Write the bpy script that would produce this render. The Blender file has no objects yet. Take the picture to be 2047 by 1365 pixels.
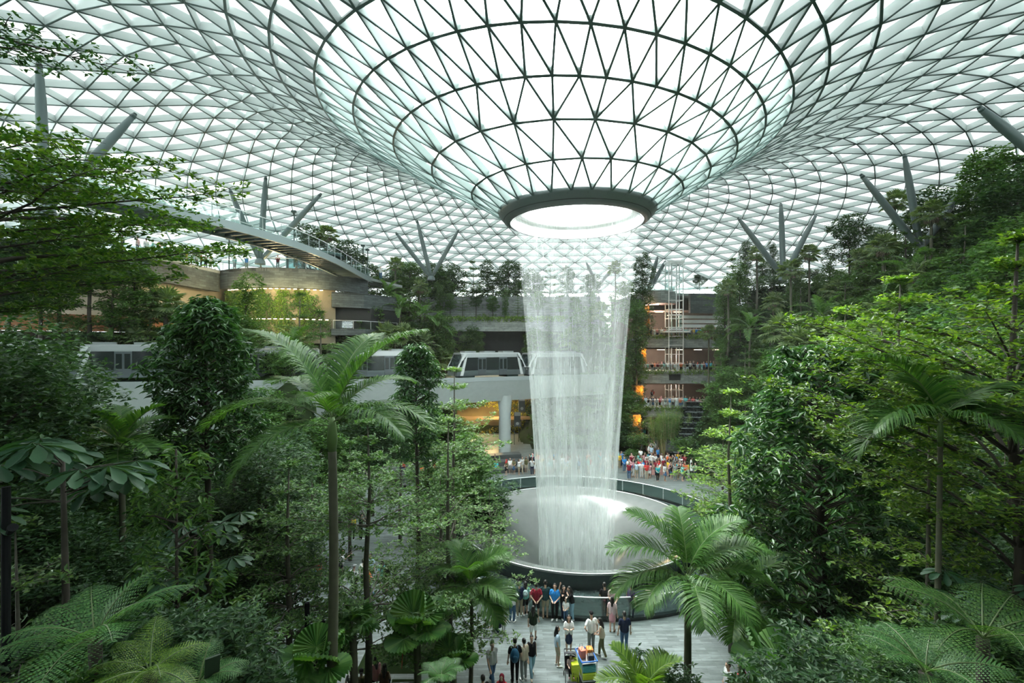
import bpy, math, random
import numpy as np
from mathutils import Vector, Matrix, Euler
PI = math.pi
scene = bpy.context.scene
COL = scene.collection
EYE = 13.3                      # eye height above the plaza
F, CX, HY = 960.0, 1023.5, 695.0
AX, AY = 4.6, 34.5              # axis of the oculus, the waterfall and the basin
R = np.random.default_rng(11)
random.seed(5)

def at(px, py, Y):
    """a point of the place seen at (px, py) of the photograph, Y metres into the hall"""
    return Vector(((px - CX) / F * Y, Y, EYE + (HY - py) / F * Y))

def topix(v):
    return CX + F * v[0] / max(v[1], .1), HY - F * (v[2] - EYE) / max(v[1], .1)

# ---------------------------------------------------------------- materials
def mat(name):
    m = bpy.data.materials.new(name); m.use_nodes = True
    nt = m.node_tree; nt.nodes.clear()
    out = nt.nodes.new('ShaderNodeOutputMaterial')
    return m, nt, out
def N(nt, t, **kw):
    n = nt.nodes.new('ShaderNode' + t)
    for k, v in kw.items():
        if k.startswith('i_'):
            key = k[2:].replace('_', ' ')
            n.inputs[int(key) if key.isdigit() else key].default_value = v
        else: setattr(n, k, v)
    return n
def L(nt, a, b): nt.links.new(a, b)
def c4(c): return (c[0], c[1], c[2], 1.0)

def plain(name, col, rough=.6, metal=0., spec=.5, noise=0., nscale=8., bump=0.):
    m, nt, out = mat(name)
    p = N(nt, 'BsdfPrincipled'); p.inputs['Base Color'].default_value = c4(col)
    p.inputs['Roughness'].default_value = rough; p.inputs['Metallic'].default_value = metal
    p.inputs['Specular IOR Level'].default_value = spec
    if noise or bump:
        tc = N(nt, 'TexCoord'); nz = N(nt, 'TexNoise'); nz.inputs['Scale'].default_value = nscale; nz.inputs['Detail'].default_value = 5
        L(nt, tc.outputs['Object'], nz.inputs['Vector'])
        if noise:
            mx = N(nt, 'MixRGB'); mx.inputs[1].default_value = c4([c * (1 - noise) for c in col]); mx.inputs[2].default_value = c4([min(1, c * (1 + noise)) for c in col])
            L(nt, nz.outputs['Fac'], mx.inputs[0]); L(nt, mx.outputs[0], p.inputs['Base Color'])
        if bump:
            b = N(nt, 'Bump'); b.inputs['Strength'].default_value = bump; b.inputs['Distance'].default_value = .02
            L(nt, nz.outputs['Fac'], b.inputs['Height']); L(nt, b.outputs[0], p.inputs['Normal'])
    L(nt, p.outputs[0], out.inputs[0]); return m

def leafmat(name, cols, rough=.42, trans=.35, tcol=None, spec=.5):
    """leaf blade: each leaf (mesh island) takes a colour of its own between the given ones"""
    m, nt, out = mat(name)
    g = N(nt, 'NewGeometry'); cr = N(nt, 'ValToRGB')
    el = cr.color_ramp.elements
    while len(el) < len(cols): el.new(.5)
    for i, c in enumerate(cols):
        el[i].position = i / max(1, len(cols) - 1); el[i].color = c4(c)
    L(nt, g.outputs['Random Per Island'], cr.inputs[0])
    p = N(nt, 'BsdfPrincipled'); p.inputs['Roughness'].default_value = rough; p.inputs['Specular IOR Level'].default_value = spec
    L(nt, cr.outputs[0], p.inputs['Base Color'])
    t = N(nt, 'BsdfTranslucent'); mx = N(nt, 'MixRGB', blend_type='MULTIPLY'); mx.inputs[0].default_value = 1
    mx.inputs[2].default_value = c4(tcol or (1.5, 1.6, .5)); L(nt, cr.outputs[0], mx.inputs[1]); L(nt, mx.outputs[0], t.inputs[0])
    ms = N(nt, 'MixShader'); ms.inputs[0].default_value = trans
    L(nt, p.outputs[0], ms.inputs[1]); L(nt, t.outputs[0], ms.inputs[2]); L(nt, ms.outputs[0], out.inputs[0]); return m

def objcolor(name, rough=.75, spec=.3):
    m, nt, out = mat(name)
    oi = N(nt, 'ObjectInfo'); p = N(nt, 'BsdfPrincipled'); p.inputs['Roughness'].default_value = rough; p.inputs['Specular IOR Level'].default_value = spec
    L(nt, oi.outputs['Color'], p.inputs['Base Color']); L(nt, p.outputs[0], out.inputs[0]); return m

def emis(name, col, s):
    m, nt, out = mat(name); e = N(nt, 'Emission'); e.inputs[0].default_value = c4(col); e.inputs[1].default_value = s
    L(nt, e.outputs[0], out.inputs[0]); return m

def clear(name, tint, fac=.08, rough=.03, diffuse=0., dcol=(1, 1, 1)):
    """a glass pane: mostly see-through, a little glossy, a little milky"""
    m, nt, out = mat(name)
    t = N(nt, 'BsdfTransparent'); t.inputs[0].default_value = c4(tint)
    g = N(nt, 'BsdfGlossy'); g.inputs['Roughness'].default_value = rough
    ms = N(nt, 'MixShader'); ms.inputs[0].default_value = fac
    L(nt, t.outputs[0], ms.inputs[1]); L(nt, g.outputs[0], ms.inputs[2]); last = ms
    if diffuse:
        d = N(nt, 'BsdfDiffuse'); d.inputs[0].default_value = c4(dcol)
        m2 = N(nt, 'MixShader'); m2.inputs[0].default_value = diffuse
        L(nt, last.outputs[0], m2.inputs[1]); L(nt, d.outputs[0], m2.inputs[2]); last = m2
    L(nt, last.outputs[0], out.inputs[0]); return m

# ---------------------------------------------------------------- mesh building
class MB:
    """collects shapes and links them as ONE mesh object"""
    def __init__(s): s.V = []; s.F = {}; s.n = 0
    def add(s, V, F, m=0):
        V = np.asarray(V, dtype=float).reshape(-1, 3)
        for f in (F if isinstance(F, list) else [F]):
            f = np.asarray(f, dtype=np.int64)
            if f.ndim == 1: f = f[None, :]
            s.F.setdefault((f.shape[1], m), []).append(f + s.n)
        s.V.append(V); s.n += len(V); return s
    def box(s, c, d, rz=0., m=0, rot=None):
        x, y, z = np.array(d) / 2.
        v = np.array([(-x,-y,-z),(x,-y,-z),(x,y,-z),(-x,y,-z),(-x,-y,z),(x,-y,z),(x,y,z),(-x,y,z)])
        M = np.array(rot) if rot is not None else np.array(Matrix.Rotation(rz, 3, 'Z'))
        v = v @ M.T + np.array(c)
        return s.add(v, [np.array([(0,3,2,1),(4,5,6,7),(0,1,5,4),(1,2,6,5),(2,3,7,6),(3,0,4,7)])], m)
    def beam(s, p, q, w, h, m=0, up=(0, 0, 1)):
        """a rectangular bar from p to q, w wide, h deep (along up)"""
        p, q = np.array(p, float), np.array(q, float); d = q - p; l = np.linalg.norm(d)
        if l < 1e-6: return s
        d /= l; sd = np.cross(d, up); k = np.linalg.norm(sd)
        sd = sd / k if k > 1e-5 else np.array((1., 0, 0)); u = np.cross(sd, d)
        return s.box((p + q) / 2, (l, w, h), rot=np.stack([d, sd, u], 1), m=m)
    def tube(s, pts, rad, n=6, m=0, cap=True):
        P = np.asarray(pts, float); k = len(P)
        rad = np.full(k, rad, float) if np.isscalar(rad) else np.asarray(rad, float)
        T = np.gradient(P, axis=0); T /= np.maximum(np.linalg.norm(T, axis=1, keepdims=True), 1e-9)
        ref = np.array((0, 0, 1.)) if abs(T[0, 2]) < .9 else np.array((1., 0, 0))
        A = np.cross(T, ref); A /= np.maximum(np.linalg.norm(A, axis=1, keepdims=True), 1e-9); B = np.cross(T, A)
        a = np.linspace(0, 2 * PI, n, endpoint=False)
        V = P[:, None, :] + rad[:, None, None] * (np.cos(a)[None, :, None] * A[:, None, :] + np.sin(a)[None, :, None] * B[:, None, :])
        i = np.arange(k - 1)[:, None] * n; j = np.arange(n)[None, :]; j2 = (j + 1) % n
        Fq = np.stack([i + j, i + j2, i + n + j2, i + n + j], -1).reshape(-1, 4)
        s.add(V.reshape(-1, 3), Fq, m)
        if cap and n >= 3:
            b = s.n - k * n
            s.F.setdefault((n, m), []).append(np.array([np.arange(n)[::-1] + b, np.arange(n) + b + (k - 1) * n]))
        return s
    def lathe(s, prof, n=48, m=0, c=(0, 0, 0), a0=0., a1=2 * PI):
        P = np.asarray(prof, float); k = len(P); full = abs(a1 - a0 - 2 * PI) < 1e-6
        a = np.linspace(a0, a1, n, endpoint=not full)
        V = np.stack([P[:, None, 0] * np.cos(a) + c[0], P[:, None, 0] * np.sin(a) + c[1], np.repeat(P[:, None, 1], n, 1) + c[2]], -1)
        nn = n if full else n - 1
        i = np.arange(k - 1)[:, None] * n; j = np.arange(nn)[None, :]; j2 = (j + 1) % n
        return s.add(V.reshape(-1, 3), np.stack([i + j, i + j2, i + n + j2, i + n + j], -1).reshape(-1, 4), m)
    def prism(s, poly, z0, z1, m=0):
        P = np.asarray(poly, float); k = len(P)
        V = np.vstack([np.c_[P, np.full(k, z0)], np.c_[P, np.full(k, z1)]])
        j = np.arange(k); j2 = (j + 1) % k
        return s.add(V, [np.stack([j, j2, j2 + k, j + k], -1), np.arange(k)[::-1][None], (np.arange(k) + k)[None]], m)
    def ribbon(s, path, w, z0, z1, m=0):
        """a wall or slab along a plan path, w thick to its left, from z0 to z1"""
        P = np.asarray(path, float)[:, :2]; T = np.gradient(P, axis=0); T /= np.maximum(np.linalg.norm(T, axis=1, keepdims=True), 1e-9)
        Q = P + np.c_[-T[:, 1], T[:, 0]] * w
        z0 = np.broadcast_to(z0, len(P)); z1 = np.broadcast_to(z1, len(P)); k = len(P)
        V = np.vstack([np.c_[P, z0], np.c_[Q, z0], np.c_[Q, z1], np.c_[P, z1]])
        i = np.arange(k - 1); Fs = [np.stack([i + a * k, i + 1 + a * k, i + 1 + b * k, i + b * k], -1) for a, b in ((0, 1), (1, 2), (2, 3), (3, 0))]
        return s.add(V, Fs + [np.array([[0, 3 * k, 2 * k, k], [k - 1, 2 * k - 1, 3 * k - 1, 4 * k - 1]])], m)
    def sphere(s, c, r, m=0, n=12, k=8, rot=None):
        r = np.broadcast_to(r, 3); t = np.linspace(0, PI, k + 1); a = np.linspace(0, 2 * PI, n, endpoint=False)
        V = np.stack([np.sin(t)[:, None] * np.cos(a), np.sin(t)[:, None] * np.sin(a), np.repeat(np.cos(t)[:, None], n, 1)], -1).reshape(-1, 3) * r
        if rot is not None: V = V @ np.array(rot).T
        i = np.arange(k)[:, None] * n; j = np.arange(n)[None]; j2 = (j + 1) % n
        return s.add(V + np.array(c), np.stack([i + j, i + n + j, i + n + j2, i + j2], -1).reshape(-1, 4), m)
    def mesh(s, name, mats, smooth=False):
        me = bpy.data.meshes.new(name)
        V = np.vstack(s.V) if s.V else np.zeros((0, 3)); me.vertices.add(len(V)); me.vertices.foreach_set('co', V.astype(np.float32).ravel())
        loops, tot, mi = [], [], []
        for (k, m), fl in s.F.items():
            f = np.vstack(fl); loops.append(f.ravel()); tot.append(np.full(len(f), k)); mi.append(np.full(len(f), m))
        loops = np.concatenate(loops); tot = np.concatenate(tot); mi = np.concatenate(mi)
        me.loops.add(len(loops)); me.loops.foreach_set('vertex_index', loops.astype(np.int32))
        me.polygons.add(len(tot)); st = np.r_[0, np.cumsum(tot)[:-1]]
        me.polygons.foreach_set('loop_start', st.astype(np.int32)); me.polygons.foreach_set('loop_total', tot.astype(np.int32))
        for x in (mats if isinstance(mats, (list, tuple)) else [mats]): me.materials.append(x)
        me.polygons.foreach_set('material_index', mi.astype(np.int32))
        me.polygons.foreach_set('use_smooth', np.full(len(tot), smooth)); me.update(calc_edges=True)
        return me
    def build(s, name, mats, parent=None, smooth=False, loc=None):
        return link(name, s.mesh(name, mats, smooth), parent, loc)

def link(name, me, parent=None, loc=None):
    o = bpy.data.objects.new(name, me); COL.objects.link(o)
    if parent is not None: o.parent = parent
    if loc is not None: o.location = loc
    return o
def tag(o, label=None, cat=None, group=None, kind=None):
    if label: o['label'] = label
    if cat: o['category'] = cat
    if group: o['group'] = group
    if kind: o['kind'] = kind
    return o
def thing(name, label, cat, loc=(0, 0, 0), rz=0., group=None):
    o = bpy.data.objects.new(name, None); COL.objects.link(o); o.empty_display_size = .2
    o.location = loc; o.rotation_euler = (0, 0, rz); return tag(o, label, cat, group)
def struct(o): return tag(o, kind='structure')
KIDS = {}
def kids(o): return [c for c in o.children]
def dup(root, loc, rz=0., scale=1., label=None, group=None, cat=None):
    """a copy of a thing with copies of its parts and sub-parts"""
    def cp(o, par):
        c = o.copy(); COL.objects.link(c); c.parent = par
        for ch in kids(o): cp(ch, c)
        return c
    r = cp(root, None); r.location = loc; r.rotation_euler = (0, 0, rz); r.scale = (scale,) * 3 if np.isscalar(scale) else scale
    return tag(r, label, cat, group)

# things that look alike get their place in the row as the last word of what sets them apart
ROWS = {}
def row(o, what, where):
    ROWS.setdefault((what, where), []).append(o); o['group'] = ('people ' if what.startswith('person') else what + 's ') + where
ORD = ['', 'second', 'third', 'fourth', 'fifth', 'sixth', 'seventh', 'eighth', 'ninth', 'tenth', 'eleventh', 'twelfth', 'thirteenth', 'fourteenth', 'fifteenth',
       'sixteenth', 'seventeenth', 'eighteenth', 'nineteenth', 'twentieth']
def ordinal(i):
    if i < 20: return ORD[i]
    tens = ['twenty', 'thirty', 'forty', 'fifty'][(i + 1) // 10 - 2]; u = (i + 1) % 10
    return tens[:-1] + 'ieth' if u == 0 else tens + '-' + (['first'] + ORD[1:])[u - 1]
def label_rows():
    for (what, where), os in ROWS.items():
        os.sort(key=lambda o: o.location.x / max(o.location.y, 1))
        n = len(os)
        for i, o in enumerate(os):
            if n == 1: o['label'] = f'{what} {where}'
            elif i == 0: o['label'] = f'leftmost {what} {where}'
            elif i == n - 1: o['label'] = f'rightmost {what} {where}'
            else: o['label'] = f'{ordinal(i)} {what} from left {where}'
# ================================================================ camera, sky, light
cam = bpy.data.cameras.new('camera'); cam.sensor_width = 36; cam.lens = F / 2047 * 36
cam.shift_y = (HY - 682.5) / 2047; cam.clip_end = 500; cam.clip_start = .05
co = bpy.data.objects.new('camera', cam); COL.objects.link(co); co.location = (0, 0, EYE); co.rotation_euler = (PI / 2, 0, 0); scene.camera = co
scene.view_settings.view_transform = 'Standard'; scene.view_settings.look = 'None'; scene.view_settings.gamma = 1
scene.view_settings.use_curve_mapping = False; scene.view_settings.exposure = 1.7
w = bpy.data.worlds.new('sky'); scene.world = w; w.use_nodes = True
bg = w.node_tree.nodes['Background']; bg.inputs[1].default_value = 5.4
# overcast sky: brightest overhead, a third as bright at the horizon
_nt = w.node_tree; _tc = N(_nt, 'TexCoord'); _sp = N(_nt, 'SeparateXYZ'); L(_nt, _tc.outputs['Generated'], _sp.inputs[0])
_cr = N(_nt, 'ValToRGB'); _cr.color_ramp.elements[0].position = 0; _cr.color_ramp.elements[0].color = (.36, .40, .405, 1)
_cr.color_ramp.elements[1].position = .9; _cr.color_ramp.elements[1].color = (.95, 1, .99, 1); L(_nt, _sp.outputs[2], _cr.inputs[0]); L(_nt, _cr.outputs[0], bg.inputs[0])
sun = bpy.data.lights.new('sun', 'SUN'); sun.energy = 13.0; sun.angle = math.radians(60); sun.color = (1, .99, .95)
so = bpy.data.objects.new('sun', sun); COL.objects.link(so); so.rotation_euler = Euler((math.radians(-22), math.radians(-32), 0)); so.location = (0, 30, 60)
cy = scene.cycles; cy.max_bounces = 6; cy.diffuse_bounces = 3; cy.glossy_bounces = 3; cy.transmission_bounces = 4; cy.transparent_max_bounces = 14
cy.caustics_reflective = False; cy.caustics_refractive = False; cy.sample_clamp_indirect = 8; cy.use_denoising = True; cy.use_adaptive_sampling = True; cy.adaptive_threshold = .05

# ================================================================ materials of the hall
M = {}
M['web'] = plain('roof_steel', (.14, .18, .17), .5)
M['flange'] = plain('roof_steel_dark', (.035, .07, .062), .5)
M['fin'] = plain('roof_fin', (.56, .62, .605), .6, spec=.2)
M['pane'] = clear('roof_glass', (.95, .985, .98), .04)
def fabric():
    m, nt, out = mat('shade_fabric')
    d = N(nt, 'BsdfDiffuse'); d.inputs[0].default_value = (.40, .45, .45, 1)
    t = N(nt, 'BsdfTranslucent'); t.inputs[0].default_value = (.06, .064, .065, 1)
    a = N(nt, 'AddShader'); L(nt, d.outputs[0], a.inputs[0]); L(nt, t.outputs[0], a.inputs[1])
    tr = N(nt, 'BsdfTransparent'); tr.inputs[0].default_value = (.95, 1, 1, 1)
    ms = N(nt, 'MixShader'); ms.inputs[0].default_value = .012
    L(nt, a.outputs[0], ms.inputs[1]); L(nt, tr.outputs[0], ms.inputs[2]); L(nt, ms.outputs[0], out.inputs[0]); return m
M['fabric'] = fabric()
def milky():
    m, nt, out = mat('milky_glass'); t = N(nt, 'BsdfTranslucent'); t.inputs[0].default_value = (.95, .96, .96, 1); tr = N(nt, 'BsdfTransparent')
    ms = N(nt, 'MixShader'); ms.inputs[0].default_value = .25; L(nt, t.outputs[0], ms.inputs[1]); L(nt, tr.outputs[0], ms.inputs[2]); L(nt, ms.outputs[0], out.inputs[0]); return m
M['lid'] = milky()
M['grey_panel'] = plain('grey_panel', (.055, .078, .075), .45)
M['white_panel'] = plain('white_panel', (.85, .87, .86), .5)
M['acrylic'] = plain('wet_acrylic', (.10, .115, .108), .2, 0, 1.0, .25, 1.5)
M['black_stone'] = plain('black_stone', (.014, .018, .018), .14, 0, .6, .3, 6)
M['moat'] = plain('dark_wet_stone', (.032, .05, .048), .2, 0, .6, .4, 3)
M['steel'] = plain('brushed_steel', (.55, .58, .58), .35, .9)
M['column'] = plain('column_paint', (.13, .175, .175), .45)
M['concrete'] = plain('concrete', (.3, .33, .32), .8, noise=.25, nscale=3)
M['concrete_light'] = plain('concrete_light', (.48, .52, .52), .7, noise=.12, nscale=2)
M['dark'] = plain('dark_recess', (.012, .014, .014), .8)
M['handrail'] = plain('handrail_white', (.75, .78, .78), .4, .3)
M['rail_glass'] = clear('railing_glass', (.86, .93, .92), .05, .02)
M['tint_glass'] = clear('dark_railing_glass', (.45, .55, .53), .12, .03)

def stone(name, c0, c1, sx, sy, vertical=False, rough=.7, mortar=None):
    """coursed stone blocks, their tone varied block by block"""
    m, nt, out = mat(name)
    tc = N(nt, 'TexCoord'); mp = N(nt, 'Mapping')
    if vertical:
        sep = N(nt, 'SeparateXYZ'); L(nt, tc.outputs['Object'], sep.inputs[0]); ad = N(nt, 'Math', operation='ADD')
        L(nt, sep.outputs[0], ad.inputs[0]); L(nt, sep.outputs[1], ad.inputs[1]); cb = N(nt, 'CombineXYZ')
        L(nt, ad.outputs[0], cb.inputs[0]); L(nt, sep.outputs[2], cb.inputs[1]); L(nt, cb.outputs[0], mp.inputs[0])
    else: L(nt, tc.outputs['Object'], mp.inputs[0])
    br = N(nt, 'TexBrick'); br.inputs['Scale'].default_value = 1; br.inputs['Brick Width'].default_value = sx; br.inputs['Row Height'].default_value = sy
    br.inputs['Mortar Size'].default_value = .006 if sy < .2 else .012; br.inputs['Color1'].default_value = c4(c0); br.inputs['Color2'].default_value = c4(c1)
    br.inputs['Mortar'].default_value = c4(mortar or [c * .4 for c in c0]); L(nt, mp.outputs[0], br.inputs[0])
    nz = N(nt, 'TexNoise'); nz.inputs['Scale'].default_value = 2.2; nz.inputs['Detail'].default_value = 7; nz.inputs['Roughness'].default_value = .7
    mp2 = N(nt, 'Mapping'); mp2.inputs['Scale'].default_value = (.6, 4, 1); L(nt, mp.outputs[0], mp2.inputs[0]); L(nt, mp2.outputs[0], nz.inputs['Vector'])
    cr = N(nt, 'ValToRGB'); cr.color_ramp.elements[0].position = .3; cr.color_ramp.elements[0].color = (.45, .45, .45, 1); cr.color_ramp.elements[1].position = .7; cr.color_ramp.elements[1].color = (1.25, 1.25, 1.25, 1)
    L(nt, nz.outputs['Fac'], cr.inputs[0])
    mx = N(nt, 'MixRGB', blend_type='MULTIPLY'); mx.inputs[0].default_value = 1; L(nt, br.outputs[0], mx.inputs[1]); L(nt, cr.outputs[0], mx.inputs[2])
    p = N(nt, 'BsdfPrincipled'); p.inputs['Roughness'].default_value = rough; L(nt, mx.outputs[0], p.inputs['Base Color'])
    L(nt, p.outputs[0], out.inputs[0]); return m
M['paving'] = stone('plaza_paving', (.105, .13, .127), (.19, .23, .225), .95, .15, rough=.42, mortar=(.09, .11, .108))
M['wall_stone'] = stone('grey_wall_stone', (.055, .07, .07), (.10, .125, .125), 1.2, .28, True)
M['wall_stone_light'] = stone('pale_wall_stone', (.24, .27, .26), (.36, .4, .385), 1.4, .35, True)
M['soil'] = plain('soil', (.018, .03, .012), .95, spec=0, noise=.5, nscale=.8)

# ================================================================ roof: diagrid, hoops, glass and shade fabric
PROF = [(5.5, 9.5), (7.4, 10.7), (9.6, 11.85), (11.6, 12.95), (13.6, 14.15), (15.4, 15.2), (17.4, 16.25), (19.5, 17.15), (21.8, 17.9), (24.2, 18.5), (26.7, 18.85),
        (29.2, 18.9), (31.7, 18.6), (34.2, 18.15), (36.7, 17.65), (39.2, 17.15), (41.7, 16.65), (44.2, 16.1), (46.8, 15.45), (49.4, 14.75), (52, 13.95), (54.6, 13.05), (57.2, 12),
        (59.9, 10.7), (62.5, 9.1), (65, 7.2), (67.3, 5), (69.4, 2.5), (71.3, -.2), (73, -3), (74.5, -6.5), (76, -13.3)]
def roof_xyz(i, a):
    r, z = PROF[i]
    s = min(1., max(0., (r - 7) / 10.)); fade = 1 - min(1., max(0., (r - 20) / 14.))
    cx = AX - 2.6 * s * (.35 + .65 * fade)
    tilt = -1.3 * s * math.cos(a) * (.25 + .75 * fade)
    return np.array((cx + r * math.cos(a), AY + r * math.sin(a), EYE + z + tilt))
def nseg(i): return 28 if i < 3 else (56 if i < 9 else 84)
def roof():
    steel, glass, shade = MB(), MB(), MB()
    nodes, angs = [], []
    for i in range(len(PROF)):
        n = nseg(i); off = .5 * (i % 2)
        angs.append([(k + off) / n for k in range(n)]); nodes.append([roof_xyz(i, 2 * PI * (u + .0064)) for u in angs[-1]])
    tris, edges = [], []
    for i in range(len(PROF)):
        n = nseg(i)
        for k in range(n): edges.append(((i, k), (i, (k + 1) % n)))
        if i + 1 == len(PROF): break
        n2 = nseg(i + 1); A, B = angs[i], angs[i + 1]
        # walk round both hoops at once, always closing the triangle that leans least
        p = 0; q = min(range(-2, 3), key=lambda j: abs(B[j % n2] + (j // n2) - A[0])); e0 = q; edges.append(((i, 0), (i + 1, q % n2)))
        while p < n or q < e0 + n2:
            na = A[(p + 1) % n] + (p + 1) // n; nb = B[(q + 1) % n2] + (q + 1) // n2
            if p < n and (q >= e0 + n2 or na <= nb): tris.append(((i, p % n), (i, (p + 1) % n), (i + 1, q % n2))); p += 1
            else: tris.append(((i, p % n), (i + 1, (q + 1) % n2), (i + 1, q % n2))); q += 1
            if p < n or q < e0 + n2: edges.append(((i, p % n), (i + 1, q % n2)))
    P = lambda t: nodes[t[0]][t[1]]
    centre = np.array((AX, AY, EYE - 60.))
    def near(p): return p[1] < -6 and True
    fr = []
    for a, b in edges:
        p, q = P(a), P(b)
        mid = (p + q) / 2; r = max(PROF[a[0]][0], PROF[b[0]][0])
        up = np.array((0, 0, 1.))
        # outward normal of the shell, from the profile slope
        i = min(a[0], len(PROF) - 2); dr, dz = PROF[i + 1][0] - PROF[i][0], PROF[i + 1][1] - PROF[i][1]
        rad = np.array((mid[0] - AX, mid[1] - AY, 0)); rad /= np.linalg.norm(rad)
        nrm = np.array((0, 0, dr)) - rad * dz; nrm /= np.linalg.norm(nrm)
        hoop = a[0] == b[0]
        w_, h_ = (.09, .5) if r < 21 else (.066, .6)
        if hoop: w_, h_ = (.11, .5) if r < 21 else (.066, .6)
        d = q - p; d /= np.linalg.norm(d); sd = np.cross(d, nrm); sd /= np.linalg.norm(sd)
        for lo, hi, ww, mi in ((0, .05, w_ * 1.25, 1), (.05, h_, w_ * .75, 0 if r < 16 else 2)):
            o0, o1 = nrm * lo, nrm * hi
            V = [p - sd * ww / 2 + o0, p + sd * ww / 2 + o0, p + sd * ww / 2 + o1, p - sd * ww / 2 + o1,
                 q - sd * ww / 2 + o0, q + sd * ww / 2 + o0, q + sd * ww / 2 + o1, q - sd * ww / 2 + o1]
            steel.add(V, np.array([(0, 1, 5, 4), (1, 2, 6, 5), (2, 3, 7, 6), (3, 0, 4, 7)]), mi)
    for t in tris:
        a, b, c = P(t[0]), P(t[1]), P(t[2])
        i = min(x[0] for x in t); dr, dz = PROF[i + 1][0] - PROF[i][0], PROF[i + 1][1] - PROF[i][1]
        m_ = (a + b + c) / 3; rad = np.array((m_[0] - AX, m_[1] - AY, 0)); rad /= np.linalg.norm(rad)
        nrm = np.array((0, 0, dr)) - rad * dz; nrm /= np.linalg.norm(nrm)
        if PROF[i][0] < 15.3 or (PROF[i][0] > 58 and True):
            glass.add([x + nrm * .51 for x in (a, b, c)], np.array([(0, 1, 2)]))
        else:
            # shade fabric drawn up to a point in every bay: a shallow tent
            rise = .75
            top = m_ * .55 + .45 * max((a, b, c), key=lambda x: np.hypot(x[0] - AX, x[1] - AY)) + nrm * rise
            shade.add([a + nrm * .58, b + nrm * .58, c + nrm * .58, top], np.array([(0, 1, 3), (1, 2, 3), (2, 0, 3)]))
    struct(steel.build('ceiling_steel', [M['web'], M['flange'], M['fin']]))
    struct(glass.build('ceiling_glass', [M['pane']]))
    struct(shade.build('ceiling_shade', [M['fabric']]))
roof()

# ================================================================ oculus ring
def oculus():
    t = thing('oculus_ring', 'dark grey ring at the foot of the glass funnel above the waterfall', 'oculus ring', (AX, AY, EYE + 8.9))
    b = MB(); b.lathe([(4.72, 0.0), (4.78, -.05), (5.2, .24), (5.5, .56), (5.62, .8), (5.45, .86), (5.3, .62), (5.0, .36), (4.72, .12), (4.72, 0)], 112)
    b.build('soffit', [M['grey_panel']], t, True)
    s = MB(); s.lathe([(5.165, .205), (5.205, .235), (5.2, .25)], 112)
    for k in range(28):
        a = 2 * PI * k / 28
        s.beam((4.8 * math.cos(a), 4.8 * math.sin(a), -.045), (5.5 * math.cos(a), 5.5 * math.sin(a), .548), .012, .012)
    s.build('panel_seam', [M['dark']], t)
    c = MB(); c.lathe([(4.72, .05), (4.70, .35), (4.5, .9), (4.3, 1.0), (4.1, .75), (3.9, .8), (3.7, 1.1)], 96)
    c.build('water_channel', [M['white_panel']], t, True)
    r_ = MB()
    for rr, zz in ((4.62, -.02), (4.64, .12), (4.3, .55)):
        a = np.linspace(0, 2 * PI, 97); r_.tube(np.c_[rr * np.cos(a), rr * np.sin(a), np.full(97, zz)], .014, 5)
    r_.build('spray_pipe', [M['steel']], t)
    g = MB(); a = np.linspace(0, 2 * PI, 97); g.tube(np.c_[.62 * np.cos(a), .62 * np.sin(a), np.full(97, 1.02)], .018, 5)
    g.build('centre_hoop', [M['steel']], t)
    lid = MB(); lid.lathe([(4.9, 1.05), (.03, 1.06)], 64); lid.build('glass_lid', [M['lid']], t)
oculus()

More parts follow.
